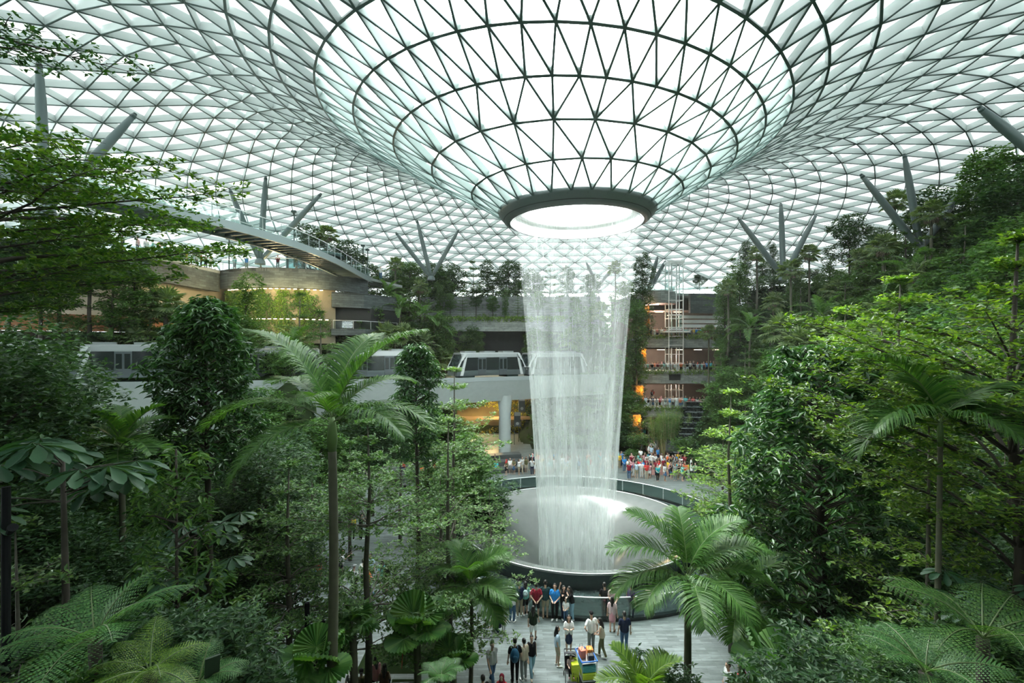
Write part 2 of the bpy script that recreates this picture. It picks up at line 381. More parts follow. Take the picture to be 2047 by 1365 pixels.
# ================================================================ waterfall
def water_mat(name, dens, fine, seed):
    m, nt, out = mat(name)
    tc = N(nt, 'TexCoord'); sp = N(nt, 'SeparateXYZ'); L(nt, tc.outputs['Object'], sp.inputs[0])
    an = N(nt, 'Math', operation='ARCTAN2'); L(nt, sp.outputs[1], an.inputs[0]); L(nt, sp.outputs[0], an.inputs[1])
    def streak(ku, kv, off):
        mu = N(nt, 'Math', operation='MULTIPLY'); L(nt, an.outputs[0], mu.inputs[0]); mu.inputs[1].default_value = ku
        mv = N(nt, 'Math', operation='MULTIPLY'); L(nt, sp.outputs[2], mv.inputs[0]); mv.inputs[1].default_value = kv
        cb = N(nt, 'CombineXYZ'); L(nt, mu.outputs[0], cb.inputs[0]); L(nt, mv.outputs[0], cb.inputs[1]); cb.inputs[2].default_value = off + seed
        nz = N(nt, 'TexNoise'); nz.inputs['Scale'].default_value = 1; nz.inputs['Detail'].default_value = 3; nz.inputs['Roughness'].default_value = .65; L(nt, cb.outputs[0], nz.inputs['Vector']); return nz
    a, b, c = streak(48, .30, 0), streak(5, .06, 9), streak(fine, 1.3, 4)
    def rng(src, lo, hi, o0, o1):
        r = N(nt, 'MapRange'); r.clamp = True; L(nt, src, r.inputs[0])
        for k, v in zip((1, 2, 3, 4), (lo, hi, o0, o1)): r.inputs[k].default_value = v
        return r
    fa, fb, fc = rng(a.outputs['Fac'], .47, .68, 0, 1), rng(b.outputs['Fac'], .36, .62, .3, 1), rng(c.outputs['Fac'], .48, .66, .2, 1)
    m1 = N(nt, 'Math', operation='MULTIPLY'); L(nt, fa.outputs[0], m1.inputs[0]); L(nt, fb.outputs[0], m1.inputs[1])
    m2 = N(nt, 'Math', operation='MULTIPLY'); L(nt, m1.outputs[0], m2.inputs[0]); L(nt, fc.outputs[0], m2.inputs[1])
    # the falling water breaks into spray on its way down: thicker veil lower
    zr = rng(sp.outputs[2], 2, 19, dens[2], dens[1])
    veil = N(nt, 'Math', operation='MULTIPLY'); L(nt, zr.outputs[0], veil.inputs[0]); L(nt, fb.outputs[0], veil.inputs[1])
    s2 = N(nt, 'Math', operation='MULTIPLY_ADD'); L(nt, m2.outputs[0], s2.inputs[0]); s2.inputs[1].default_value = dens[0]; L(nt, veil.outputs[0], s2.inputs[2])
    cl = N(nt, 'Math', operation='MINIMUM'); L(nt, s2.outputs[0], cl.inputs[0]); cl.inputs[1].default_value = .96
    d = N(nt, 'BsdfDiffuse'); d.inputs[0].default_value = (.86, .93, .92, 1); t = N(nt, 'BsdfTranslucent'); t.inputs[0].default_value = (.86, .93, .92, 1)
    mx = N(nt, 'MixShader'); mx.inputs[0].default_value = .5; L(nt, d.outputs[0], mx.inputs[1]); L(nt, t.outputs[0], mx.inputs[2])
    tr = N(nt, 'BsdfTransparent'); ms = N(nt, 'MixShader'); L(nt, cl.outputs[0], ms.inputs[0]); L(nt, tr.outputs[0], ms.inputs[1]); L(nt, mx.outputs[0], ms.inputs[2])
    L(nt, ms.outputs[0], out.inputs[0]); return m
def fall_r(z): # radius of the falling curtain above the plaza
    t = (EYE + 8.9 - z) / (EYE + 8.9)
    return 4.62 - 1.95 * t ** .62
def waterfall():
    t = thing('waterfall', 'round curtain of falling water dropping from the oculus into the basin', 'waterfall', (AX, AY, 0))
    zs = np.linspace(EYE + 8.88, -2.2, 60)
    for nm, dr, dens, fine, seed in (('water_curtain', 0, (.62, .02, .40), 130, 0), ('inner_spray', -.28, (.45, .01, .30), 100, 31)):
        b = MB(); b.lathe([(fall_r(max(z, 0)) + dr * (1 + .5 * (20 - z) / 20), z) for z in zs], 180)
        b.build(nm, [water_mat(nm, dens, fine, seed)], t, True)
waterfall()

# ================================================================ basin, moat, railing
def basin():
    t = thing('basin', 'wide round acrylic basin that swallows the waterfall', 'basin', (AX, AY, 0))
    b = MB(); b.lathe([(2.0, -6), (2.3, -5.0), (3.3, -3.5), (4.6, -1.9), (5.6, -.85), (6.3, -.02), (6.8, .42), (7.2, .66), (7.6, .8), (7.9, .88), (8.1, .92), (8.22, .93), (8.27, .84)], 128)
    b.build('bowl', [M['acrylic']], t, True)
    o = MB(); o.lathe([(8.27, .84), (8.26, .5), (8.15, .1), (8.1, 0), (8.1, -.2)], 128); o.build('outer_skin', [M['moat']], t, True)
    a = np.linspace(0, 2 * PI, 129); r_ = MB(); r_.tube(np.c_[8.24 * np.cos(a), 8.24 * np.sin(a), np.full(129, .93)], .035, 6); r_.build('rim', [M['handrail']], t, True)
    k = MB(); k.lathe([(0.02, -5.9), (2.1, -5.9)], 48); k.build('drain_pool', [M['acrylic']], t)
    t = thing('ring_railing', 'round glass railing with pale handrail around the basin', 'railing', (AX, AY, 0))
    c = MB(); c.lathe([(10.98, .004), (10.98, .16), (11.22, .16), (11.22, .004)], 128); c.build('kerb', [M['black_stone']], t)
    for i in range(36):
        a0, a1 = 2 * PI * (i + .02) / 36, 2 * PI * (i + .98) / 36
        g = MB(); g.lathe([(11.09, .16), (11.09, 1.08), (11.11, 1.08), (11.11, .16)], 5, a0=a0, a1=a1); g.build('glass_panel', [M['tint_glass']], t)
    h = MB(); a = np.linspace(0, 2 * PI, 145); h.tube(np.c_[11.1 * np.cos(a), 11.1 * np.sin(a), np.full(145, 1.12)], .035, 8); h.build('handrail', [M['handrail']], t, True)
basin()
f = MB(); ang = np.linspace(0, 2 * PI, 97)
f.lathe([(11.05, .0), (60, .0)], 96, c=(AX, AY, 0)); struct(f.build('floor_plaza', [M['paving']]))
f = MB(); f.lathe([(8.05, -.02), (11.05, -.02)], 96, c=(AX, AY, 0)); struct(f.build('floor_moat', [M['moat']]))
# fine water mist hanging in the hall
def mist():
    m, nt, out = mat('mist'); v = N(nt, 'VolumeScatter'); v.inputs['Color'].default_value = (.93, 1, .97, 1); v.inputs['Density'].default_value = .0004; v.inputs['Anisotropy'].default_value = .2
    L(nt, v.outputs[0], out.inputs['Volume']); b = MB(); b.box((4, 45, 10), (220, 220, 90)); o = b.build('mist', [m]); tag(o, 'thin water mist filling the hall', 'mist', kind='stuff')
mist(); cy.volume_bounces = 0

# the building the photograph is taken from: its terrace and the wall behind
b = MB(); b.box((0, -2.4, EYE - 1.78), (70, 6.4, .3)); struct(b.build('floor_near_terrace', [M['concrete']]))
b = MB(); b.box((0, -5.8, 13), (84, .5, 26.5)); struct(b.build('wall_near', [M['concrete_light']]))
# ================================================================ ground under the planting
BSEC = (math.radians(14), math.radians(37))       # the balconies and the walkway
MOUNDS = []    # (x, y, z): where the planted terraces stand higher
def ground(x, y):
    h = ground0(x, y)
    if (16 < x < 38 and 60 < y < 90) or (-13.5 < x < 10 and 58 < y < 76.5): return h
    for a, b, z in MOUNDS:
        q = math.hypot(x - a, y - b)
        if q < 10: h = max(h, z - max(0., q - 1.3) * 3.0)
    return h
def ground0(x, y):
    dx, dy = x - AX, y - AY; d = math.hypot(dx, dy); th = math.degrees(math.atan2(dx, dy))
    def ramp(d0, sl, top): return max(0., min(top, (d - d0) * sl))
    sm = lambda a, b, t: (lambda u: u * u * (3 - 2 * u))(min(1, max(0, (t - a) / (b - a))))
    right = ramp(21.5, 1.0, 21.5); back = ramp(29, .85, 21); left = ramp(27, .7, 12); front = ramp(21, .5, 6.5)
    hall = ramp(46, 1., 20); bld = ramp(56, 1., 20)
    a = abs(th)
    if th >= 0:
        h = back + (bld - back) * sm(12, 15, th)
        h = h + (right - h) * sm(33, 42, th)
        h = h + (front - h) * sm(112, 150, th)
    else:
        h = back + (hall - back) * sm(1, 4, a) * (1 - sm(19, 22, a))
        h = h + (left - h) * sm(40, 70, a)
        h = h + (front - h) * sm(110, 150, a)
    return h
def terrain():
    xs = np.arange(-56, 68.1, 1.5); ys = np.arange(-3, 108.1, 1.5)
    V = [(x, y, ground(x, y) - .05) for y in ys for x in xs]; nx = len(xs); b = MB()
    q = [(j * nx + i, j * nx + i + 1, (j + 1) * nx + i + 1, (j + 1) * nx + i) for j in range(len(ys) - 1) for i in range(nx - 1)
         if max(V[k][2] for k in (j * nx + i, j * nx + i + 1, (j + 1) * nx + i + 1, (j + 1) * nx + i)) > .0]
    b.add(V, np.array(q)); struct(b.build('ground_planting', [M['soil']], smooth=True))

# ================================================================ leaves
LM = dict(
    lime=leafmat('leaf_lime', [(.05, .12, .018), (.10, .19, .03), (.19, .30, .05)], trans=.42, spec=.35),
    mid=leafmat('leaf_mid', [(.028, .085, .02), (.055, .14, .03), (.10, .20, .045)], trans=.38, spec=.35),
    soft=leafmat('leaf_soft', [(.03, .09, .024), (.065, .15, .04), (.12, .225, .06)], trans=.36, spec=.4),
    dark=leafmat('leaf_dark', [(.010, .045, .014), (.025, .085, .024), (.055, .14, .038)], rough=.38, trans=.28, spec=.5),
    deep=leafmat('leaf_deep', [(.014, .045, .018), (.03, .08, .03), (.058, .125, .045)], rough=.45, trans=.32, spec=.3),
    palm=leafmat('leaf_palm', [(.035, .105, .024), (.065, .16, .035), (.11, .22, .055)], rough=.42, trans=.4, spec=.3),
    fan=leafmat('leaf_fan', [(.06, .11, .04), (.11, .18, .065), (.19, .26, .11)], rough=.45, trans=.35, spec=.35),
    fern=leafmat('leaf_fern', [(.04, .13, .04), (.075, .19, .06), (.12, .25, .085)], rough=.4, trans=.4, spec=.35),
    bigleaf=leafmat('leaf_large', [(.016, .055, .026), (.03, .085, .042), (.05, .115, .056)], rough=.5, trans=.25, spec=.3),
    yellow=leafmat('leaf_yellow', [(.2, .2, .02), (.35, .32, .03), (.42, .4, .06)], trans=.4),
    near=leafmat('leaf_near', [(.022, .075, .014), (.055, .135, .022), (.13, .215, .035)], rough=.38, trans=.4, spec=.4),
    nearlime=leafmat('leaf_nearlime', [(.03, .085, .014), (.075, .155, .022), (.17, .26, .035)], rough=.38, trans=.42, spec=.4),
    pale=leafmat('leaf_pale', [(.045, .11, .035), (.085, .17, .055), (.15, .25, .08)], rough=.38, trans=.36, spec=.4),
    bamboo=leafmat('leaf_bamboo', [(.07, .15, .04), (.11, .21, .06), (.16, .26, .08)], trans=.4),
)
BARK = plain('bark', (.045, .037, .028), .85, noise=.4, nscale=9, bump=.4)
BARKG = plain('bark_grey', (.085, .078, .06), .8, noise=.35, nscale=12, bump=.3)
PTRUNK = plain('palm_trunk', (.09, .09, .058), .75, noise=.3, nscale=5, bump=.2)
SHAFT = plain('palm_crownshaft', (.12, .2, .06), .4, noise=.15)
STALK = plain('leaf_stalk', (.10, .15, .05), .5)
CULM = plain('bamboo_culm', (.35, .33, .14), .5, noise=.2)

QUAD = (np.array([(0, 0, 0), (.45, .5, .06), (1, 0, -.06), (.45, -.5, .06)]), np.array([(0, 1, 2, 3)]))
LANCE = (np.array([(0, 0, 0), (.35, .5, .05), (.75, .32, .0), (1, 0, -.1), (.75, -.32, .0), (.35, -.5, .05), (.4, 0, -.02)]), np.array([(0, 6, 2, 1), (6, 3, 2, 2), (0, 5, 4, 6), (6, 4, 3, 3)]))
LANCE = (np.array([(0, 0, 0), (.32, .5, .05), (.72, .34, -.02), (1, 0, -.14), (.72, -.34, -.02), (.32, -.5, .05)]), np.array([(0, 1, 2, 3), (0, 3, 4, 5)]))
def unit(a): return a / np.maximum(np.linalg.norm(a, axis=-1, keepdims=True), 1e-9)
def leaves(mb, pos, d, nrm, ln, wd, tmpl=QUAD, m=0):
    """one leaf blade at each of pos, pointing along d, its face towards nrm"""
    pos, d, nrm = np.asarray(pos), unit(np.asarray(d)), np.asarray(nrm)
    s = unit(np.cross(nrm, d)); u = np.cross(d, s); n = len(pos)
    ln = np.broadcast_to(ln, n)[:, None, None]; wd = np.broadcast_to(wd, n)[:, None, None]
    T = tmpl[0][None]
    V = pos[:, None] + T[..., 0:1] * ln * d[:, None] + T[..., 1:2] * wd * s[:, None] + T[..., 2:3] * ln * u[:, None]
    k = len(tmpl[0]); Fs = (tmpl[1][None] + (np.arange(n) * k)[:, None, None]).reshape(-1, tmpl[1].shape[1])
    mb.add(V.reshape(-1, 3), Fs, m)
def rosettes(mb, C, rng, n, ln, wd, tilt=.25, spread=.03, tmpl=QUAD, droop=0., jit=.3):
    """n leaves round each of the points C, lying mostly flat"""
    C = np.asarray(C); k = len(C); a = rng.uniform(0, 2 * PI, (k, 1)) + np.arange(n)[None] * 2 * PI / n + rng.normal(0, .35, (k, n))
    el = rng.normal(tilt, .28, (k, n)) - droop
    d = np.stack([np.cos(a) * np.cos(el), np.sin(a) * np.cos(el), np.sin(el)], -1).reshape(-1, 3)
    pos = np.repeat(C, n, 0) + rng.normal(0, spread, (k * n, 3))
    nr = np.array((0, 0, 1.)) + rng.normal(0, jit, (k * n, 3))
    sz = rng.uniform(.7, 1.25, k * n)
    leaves(mb, pos, d, nr, ln * sz, wd * sz, tmpl)

def wobble(p, q, n, amp, rng):
    t = np.linspace(0, 1, n)[:, None]; P = (1 - t) * np.array(p) + t * np.array(q)
    P[1:-1] += rng.normal(0, amp, (n - 2, 3)) * np.array((1, 1, .3)); return P

PROTO = {}
def finish(name, parts, store):
    root = bpy.data.objects.new(name, None); COL.objects.link(root)
    for nm, mb, mats, sm in parts: mb.build(nm, mats, root, sm)
    PROTO[store] = [root, False]
    return root

def tiered(store, seed, H, Rr, h0, nlev, leaf='mid', ln=.12, nb=6, dens=1., tr=.13, name='tiered_tree', prof=None, rise=.10, bark=BARKG, sub=6, top=.25, gap=None):
    """a tree of flat, spreading tiers of small leaves on near-level branches"""
    rng = np.random.default_rng(seed); w, f = MB(), MB()
    T = np.array([(0, 0, 0), *[(rng.normal(0, .012 * H * .5), rng.normal(0, .012 * H * .5), H * t) for t in (.25, .5, .75)], (0, 0, H)])
    w.tube(T, [tr, tr * .85, tr * .65, tr * .4, tr * .12], 8)
    C = []
    for i in range(nlev):
        t = i / max(1, nlev - 1); z = h0 + (H - h0) * (t ** .95); z = min(z, H - .05)
        if gap and gap[0] < z < gap[1]: continue
        Lr = Rr * max(.1, prof(t) if prof else (.8 + .35 * math.sin(PI * min(1, t * 1.5)) - (1 - top) * t ** 1.6))
        k = nb if t < .8 else max(3, nb - 2)
        for j in range(k):
            a = 2 * PI * j / k + i * 2.4 + rng.normal(0, .25); l = Lr * rng.uniform(.65, 1.12)
            base = np.array([np.interp(z, T[:, 2], T[:, 0]), np.interp(z, T[:, 2], T[:, 1]), z - .12 * l])
            dv = np.array((math.cos(a), math.sin(a), 0)); n = 7
            s = np.linspace(0, 1, n); P = base + dv * (l * s)[:, None] + np.array((0, 0, 1.)) * ((rise + .12) * l * s ** .7)[:, None]
            sd = np.array((-dv[1], dv[0], 0)); P += sd * np.cumsum(rng.normal(0, .03 * l, n))[:, None] * s[:, None]
            w.tube(P, np.linspace(max(.012, tr * .24 * l / Rr), .005, n), 5, cap=False)
            ns = max(3, int(sub * (.5 + .5 * l / Rr)))
            for q in range(ns):
                sb = .22 + .78 * q / (ns - 1) if ns > 1 else .9
                p0 = np.array([np.interp(sb, s, P[:, c]) for c in range(3)])
                for sgn in (-1, 1):
                    ll = l * .42 * (1.08 - sb * .62) * rng.uniform(.6, 1.15)
                    d2 = dv * math.cos(.85) + sd * sgn * math.sin(.85); p1 = p0 + d2 * ll + np.array((0, 0, .06 * ll))
                    w.tube([p0, (p0 + p1) / 2 + (0, 0, .02), p1], [.008, .006, .003], 3, cap=False)
                    npt = max(2, int(ll / (ln * 1.15) * dens))
                    tt = rng.uniform(.12, 1.05, npt)[:, None]
                    C.append(p0 + (p1 - p0) * tt + rng.normal(0, .5 * ln, (npt, 3)) * np.array((1, 1, .45)))
    C = np.vstack(C); rosettes(f, C, rng, 5, ln, ln * .5, tilt=.3)
    return finish(name, [('trunk', w, [bark], True), ('foliage', f, [LM[leaf]], False)], store)

def conical(store, seed, H, Rr, h0, nclu, leaf='dark', ln=.2, name='glossy_tree', tr=.12, tipleaf=None, lumps=7, shape=None, nl=9):
    """a dense upright tree with whorls of long glossy leaves that hang at the twig ends"""
    rng = np.random.default_rng(seed); w, f = MB(), MB(); y = MB()
    w.tube([(0, 0, 0), (.03 * H * .3, 0, H * .35), (-.02, .05, H * .7), (0, 0, H)], [tr, tr * .8, tr * .5, .02], 8)
    C, tip = [], []
    ph = rng.uniform(0, 2 * PI, 5)
    for i in range(nclu):
        t = rng.uniform(0, 1) ** .85; a = rng.uniform(0, 2 * PI)
        rr = (shape(t) if shape else (1 - t) ** .62 * (.55 + .45 * min(1, t * 4))) * Rr
        lump = 1 + .20 * math.sin(3 * a + ph[0] + t * 9) + .17 * math.sin(lumps * t * 2 + ph[1] + 2 * a) + .1 * math.sin(5 * a + ph[2])
        q = rng.uniform(.45, 1) ** .5; r = rr * lump * q
        p = np.array((r * math.cos(a), r * math.sin(a), h0 + (H - h0) * t)); C.append(p)
        if i % 7 == 0:
            z0 = p[2] - r * .45; w.tube([(0, 0, max(z0, h0 * .6)), p * np.array((.5, .5, 1)) - (0, 0, r * .12), p], [.028, .016, .006], 4, cap=False)
        if q > .93 and rng.random() < .35 and tipleaf: tip.append(p)
    rosettes(f, np.array(C), rng, nl, ln, ln * .32, tilt=.1, droop=.42, spread=.05, tmpl=LANCE, jit=.35)
    parts = [('trunk', w, [BARK], True), ('foliage', f, [LM[leaf]], False)]
    if tip:
        rosettes(y, np.array(tip) + (0, 0, .06), rng, 8, ln * .85, ln * .27, tilt=.25, droop=.3, tmpl=LANCE); parts.append(('young_leaves', y, [LM[tipleaf]], False))
    return finish(name, parts, store)

def broad(store, seed, H, Rr, h0, nl, leaf='mid', ln=.2, name='broad_tree', tr=.14, nlump=9, flat=.55, col=False):
    """a tree with a rounded crown made of leafy lumps"""
    rng = np.random.default_rng(seed); w, f = MB(), MB()
    zc = h0 + (H - h0) * .5; w.tube([(0, 0, 0), (.05, .02, h0 * .6), (-.04, .06, zc), (0, 0, H * .93)], [tr, tr * .8, tr * .5, .02], 7)
    pos = []
    for i in range(nlump):
        t = (i + .5) / nlump; a = i * 2.4 + rng.normal(0, .3)
        if col: rr = Rr * rng.uniform(.2, .55); z = h0 + (H - h0) * t; rad = Rr * rng.uniform(.55, .8)
        else: rr = Rr * (.75 * math.sin(PI * (t * .85 + .12))) * rng.uniform(.5, 1.); z = h0 + (H - h0) * (.12 + .78 * t); rad = Rr * rng.uniform(.38, .6)
        c = np.array((rr * math.cos(a), rr * math.sin(a), z))
        w.tube([(0, 0, max(h0 * .7, z - rr * .9)), c * np.array((.55, .55, 1)) - (0, 0, .2 * rad), c], [tr * .35, tr * .2, .01], 5, cap=False)
        n = nl // nlump; v = unit(rng.normal(0, 1, (n, 3))); q = rng.uniform(.35, 1, n) ** .45
        pos.append(c + v * (rad * q)[:, None] * np.array((1, 1, flat if not col else 1.1)))
    pos = np.vstack(pos); rosettes(f, pos, rng, 3, ln, ln * .48, tilt=.05, droop=.1, spread=ln * .3, jit=.45)
    return finish(name, [('trunk', w, [BARK], True), ('foliage', f, [LM[leaf]], False)], store)

def frond_mb(seed, Ln, arch, nl, lw, ll, droop, twist=.0, rr=.018, vee=.35):
    """one feather frond along +x, rising then arching over; leaflets hang either side of the stalk"""
    rng = np.random.default_rng(seed); n = 14; s = np.linspace(0, 1, n)
    ang = arch[0] + (arch[1] - arch[0]) * s ** 1.15
    P = np.zeros((n, 3)); st = Ln / (n - 1)
    for i in range(1, n): P[i] = P[i - 1] + st * np.array((math.cos(ang[i - 1]), 0, math.sin(ang[i - 1])))
    P[:, 1] += twist * s ** 2 * Ln
    b = MB(); b.tube(P, np.linspace(rr, .004, n), 5, m=1)
    u = np.linspace(.14, .995, nl); base = np.stack([np.interp(u, s, P[:, c]) for c in range(3)], -1)
    tan = unit(np.stack([np.interp(u, s, np.gradient(P[:, c])) for c in range(3)], -1)); side = np.array((0, 1., 0))
    up = np.cross(tan, side); up *= np.sign(up[:, 2:3] + 1e-6) if False else 1
    upn = np.cross(side, tan) * -1; upn = np.where(upn[:, 2:3] < 0, -upn, upn)
    L_ = ll * np.sin(PI * (.12 + .84 * u)) ** .65 * rng.uniform(.92, 1.08, nl)
    for sg in (-1, 1):
        d = unit(tan * (.55 + .25 * u)[:, None] + side * sg * .85 + upn * vee + rng.normal(0, .05, (nl, 3)))
        k = 4; V = np.zeros((nl, k + 1, 2, 3)); p = base.copy(); dd = d.copy()
        wv = unit(np.cross(dd, upn)); 
        for j in range(k + 1):
            ww = lw * [.6, 1, .9, .6, .05][j]; V[:, j, 0] = p + wv * ww / 2; V[:, j, 1] = p - wv * ww / 2
            p = p + dd * (L_ / k)[:, None]; dd = unit(dd + np.array((0, 0, -1.)) * droop * (.5 + .5 * j))
        idx = np.arange(nl)[:, None] * (2 * (k + 1)); q = np.concatenate([np.stack([idx[:, 0] + 2 * j, idx[:, 0] + 2 * j + 1, idx[:, 0] + 2 * j + 3, idx[:, 0] + 2 * j + 2], -1) for j in range(k)])
        b.add(V.reshape(-1, 3), q, 0)
    return b
def palm(store, seed, H, Ln, nf=13, tr=.12, leaf='palm', shaft=1.0, name='feather_palm', nl=58, lw=.045, ll=.62, droop=.28, els=(1.35, -.35), specs=None, arc=1.5, bulge=1.15):
    rng = np.random.default_rng(seed); root = bpy.data.objects.new(name, None); COL.objects.link(root)
    if H > .3:
        t = MB(); n = 26; zz = np.linspace(0, H, n); t.tube(np.c_[.02 * H * np.sin(zz / H * 2), .01 * H * np.sin(zz / H * 3), zz], tr * (bulge - (bulge - .8) * zz / H) * (1 + .035 * (np.arange(n) % 2)), 12)
        t.build('trunk', [PTRUNK], root, True)
    x0, y0 = .02 * H * math.sin(2), .01 * H * math.sin(3)
    if shaft:
        c = MB(); c.tube([(x0, y0, H - .02), (x0, y0, H + shaft * .35), (x0, y0, H + shaft * .8), (x0, y0, H + shaft)], [tr * .8, tr * 1.05, tr * .75, tr * .4], 12)
        c.build('crownshaft', [SHAFT], root, True)
    mes = [frond_mb(seed * 7 + k, Ln, (e0, e1), nl, lw, ll, droop, twist=.05 * (k - 1)).mesh('frond', [LM[leaf], STALK]) for k, (e0, e1) in enumerate(((1.25, .1), (.95, -.45), (.6, -.9), (.2, -1.25)))]
    if specs is None:
        specs = []
        for k in range(nf):
            t = k / (nf - 1); specs.append((k * 2.4 + rng.normal(0, .15), min(3, int(t * 4)), rng.uniform(.9, 1.06)))
    for az, ty, sc in specs:
        o = link('frond', mes[ty], root, (x0, y0, H + shaft * (.98 - .08 * ty) if shaft else H)); o.rotation_euler = (rng.normal(0, .08), 0, az); o.scale = (sc,) * 3
    PROTO[store] = [root, False]; return root

def fan_mb(b, base, d, nrm, rad, nseg, arc, split=.62, m=0, pleat=.03, sag=.25):
    """one pleated fan blade"""
    d = np.array(d, float); d /= np.linalg.norm(d); s = np.cross(nrm, d); s /= np.linalg.norm(s); u = np.cross(d, s)
    a = np.linspace(-arc / 2, arc / 2, nseg + 1); c = (a[:-1] + a[1:]) / 2; h = (a[1] - a[0]) / 2
    def pt(ang, r, z): return base + np.cos(ang)[:, None] * d * r + np.sin(ang)[:, None] * s * r + u * z
    z0 = np.full(nseg, -.0)
    P0 = np.repeat(np.array(base)[None], nseg, 0); l1 = pt(c - h, rad * split, -pleat); m1 = pt(c, rad * split, pleat); r1 = pt(c + h, rad * split, -pleat)
    tip = pt(c, rad * (1 - .12 * np.abs(c / (arc / 2)))[:, None], -sag * rad * .4); tip[:, 2] -= sag * rad * .25
    V = np.stack([P0, l1, m1, r1, tip], 1).reshape(-1, 3); i = np.arange(nseg) * 5
    b.add(V, [np.stack([i, i + 2, i + 1], -1), np.stack([i, i + 3, i + 2], -1), np.stack([i + 1, i + 2, i + 4], -1), np.stack([i + 2, i + 3, i + 4], -1)], m)
def fanpalm(store, seed, H, rad=.75, pet=.9, nf=24, tr=.13, name='fan_palm', leaf='fan', dead=True, nseg=16, arc=4.6, each=False, split=.6, lo=-.7):
    rng = np.random.default_rng(seed); root = bpy.data.objects.new(name, None); COL.objects.link(root)
    if H > .2:
        t = MB(); n = 18; zz = np.linspace(0, H, n); t.tube(np.c_[.012 * H * np.sin(zz / H * 3), 0 * zz, zz], tr * (1.1 - .3 * zz / H) * (1 + .05 * (np.arange(n) % 2)), 9); t.build('trunk', [PTRUNK], root, True)
    b = MB(); dm = MB()
    for k in range(nf):
        a = k * 2.39996 + rng.normal(0, .1); t = k / nf; el = 1.35 - (1.35 - lo) * t + rng.normal(0, .08)
        d = np.array((math.cos(a) * math.cos(el), math.sin(a) * math.cos(el), math.sin(el))); q = pet * rng.uniform(.8, 1.1)
        p0 = np.array((0, 0, H)); p1 = p0 + d * q; p1[2] -= .08 * q
        tgt = b if not each else MB()
        tgt.tube([p0, (p0 + p1) / 2 + (0, 0, .04), p1], [.02, .014, .01], 4, m=1, cap=False)
        d2 = d + np.array((0, 0, -.35)); nr = np.cross(np.cross(d2, (0, 0, 1.)), d2); nr = nr if nr[2] > 0 else -nr
        fan_mb(tgt, p1, d2, nr + rng.normal(0, .15, 3), rad * rng.uniform(.85, 1.1), nseg, arc, split)
        if each: tgt.build('fan_leaf', [LM[leaf], STALK], root)
    if dead:
        for k in range(7):
            a = k * .9; d = np.array((math.cos(a) * .55, math.sin(a) * .55, -1)); fan_mb(dm, np.array((math.cos(a) * .2, math.sin(a) * .2, H - .25)), d, (math.cos(a), math.sin(a), .4), rad * .9, 10, 2.6)
    if not each: b.build('crown', [LM[leaf], STALK], root)
    if dead: dm.build('dead_leaves', [plain('dead_leaf', (.23, .19, .12), .8)], root)
    PROTO[store] = [root, False]; return root

def treefern(store, seed, H, Ln, nf=11, name='tree_fern', leaf='fern', each=True, npin=18):
    """arching fronds cut into rows of feathered side leaflets"""
    rng = np.random.default_rng(seed); root = bpy.data.objects.new(name, None); COL.objects.link(root)
    if H > .2:
        t = MB(); t.tube([(0, 0, 0), (.03, 0, H * .5), (0, 0, H)], [.08, .07, .08], 9); t.build('trunk', [BARK], root, True)
    def fr(k):
        b = MB(); n = 12; s = np.linspace(0, 1, n); ang = .75 - 1.25 * s ** 1.2; P = np.zeros((n, 3))
        for i in range(1, n): P[i] = P[i - 1] + Ln / (n - 1) * np.array((math.cos(ang[i - 1]), 0, math.sin(ang[i - 1])))
        b.tube(P, np.linspace(.014, .003, n), 5, m=1)
        pos, dd, nn, ll, ww = [], [], [], [], []
        for u in np.linspace(.16, .99, npin):
            p = np.array([np.interp(u, s, P[:, c]) for c in range(3)]); tn = np.array([np.interp(u, s, np.gradient(P[:, c])) for c in range(3)]); tn /= np.linalg.norm(tn)
            up = np.cross(tn, (0, 1., 0)); up = up if up[2] > 0 else -up; pl = Ln * .34 * math.sin(PI * (.1 + .88 * u)) ** .8 * (1.05 - .3 * u)
            for sg in (-1, 1):
                dv = tn * .5 + np.array((0, sg * 1., 0)) - up * .12; dv /= np.linalg.norm(dv)
                k2 = 9; tt = np.linspace(.08, 1, k2)[:, None]; q = p + dv * pl * tt - np.array((0, 0, 1.)) * .12 * pl * tt ** 2
                lw = .40 * Ln / npin * (1.1 - .75 * tt[:, 0]); sv = np.cross(up, dv)
                for g in (-1, 1):
                    pos.append(q); dd.append(np.repeat((sv * g * .9 + dv * .45)[None], k2, 0)); nn.append(np.repeat(up[None], k2, 0)); ll.append(lw); ww.append(np.full(k2, pl / k2 * 1.25))
        pos, dd, nn, ll, ww = map(np.concatenate, (pos, dd, nn, ll, ww)); leaves(b, pos, dd, nn, ll, ww); return b.mesh('frond', [LM[leaf], STALK])
    me = [fr(0), fr(1)]
    for k in range(nf):
        o = link('frond', me[k % 2], root, (0, 0, H)); o.rotation_euler = (rng.normal(0, .1), rng.normal(-.05, .2), k * 2 * PI / nf + rng.normal(0, .15)); o.scale = (rng.uniform(.85, 1.1),) * 3
    PROTO[store] = [root, False]; return root

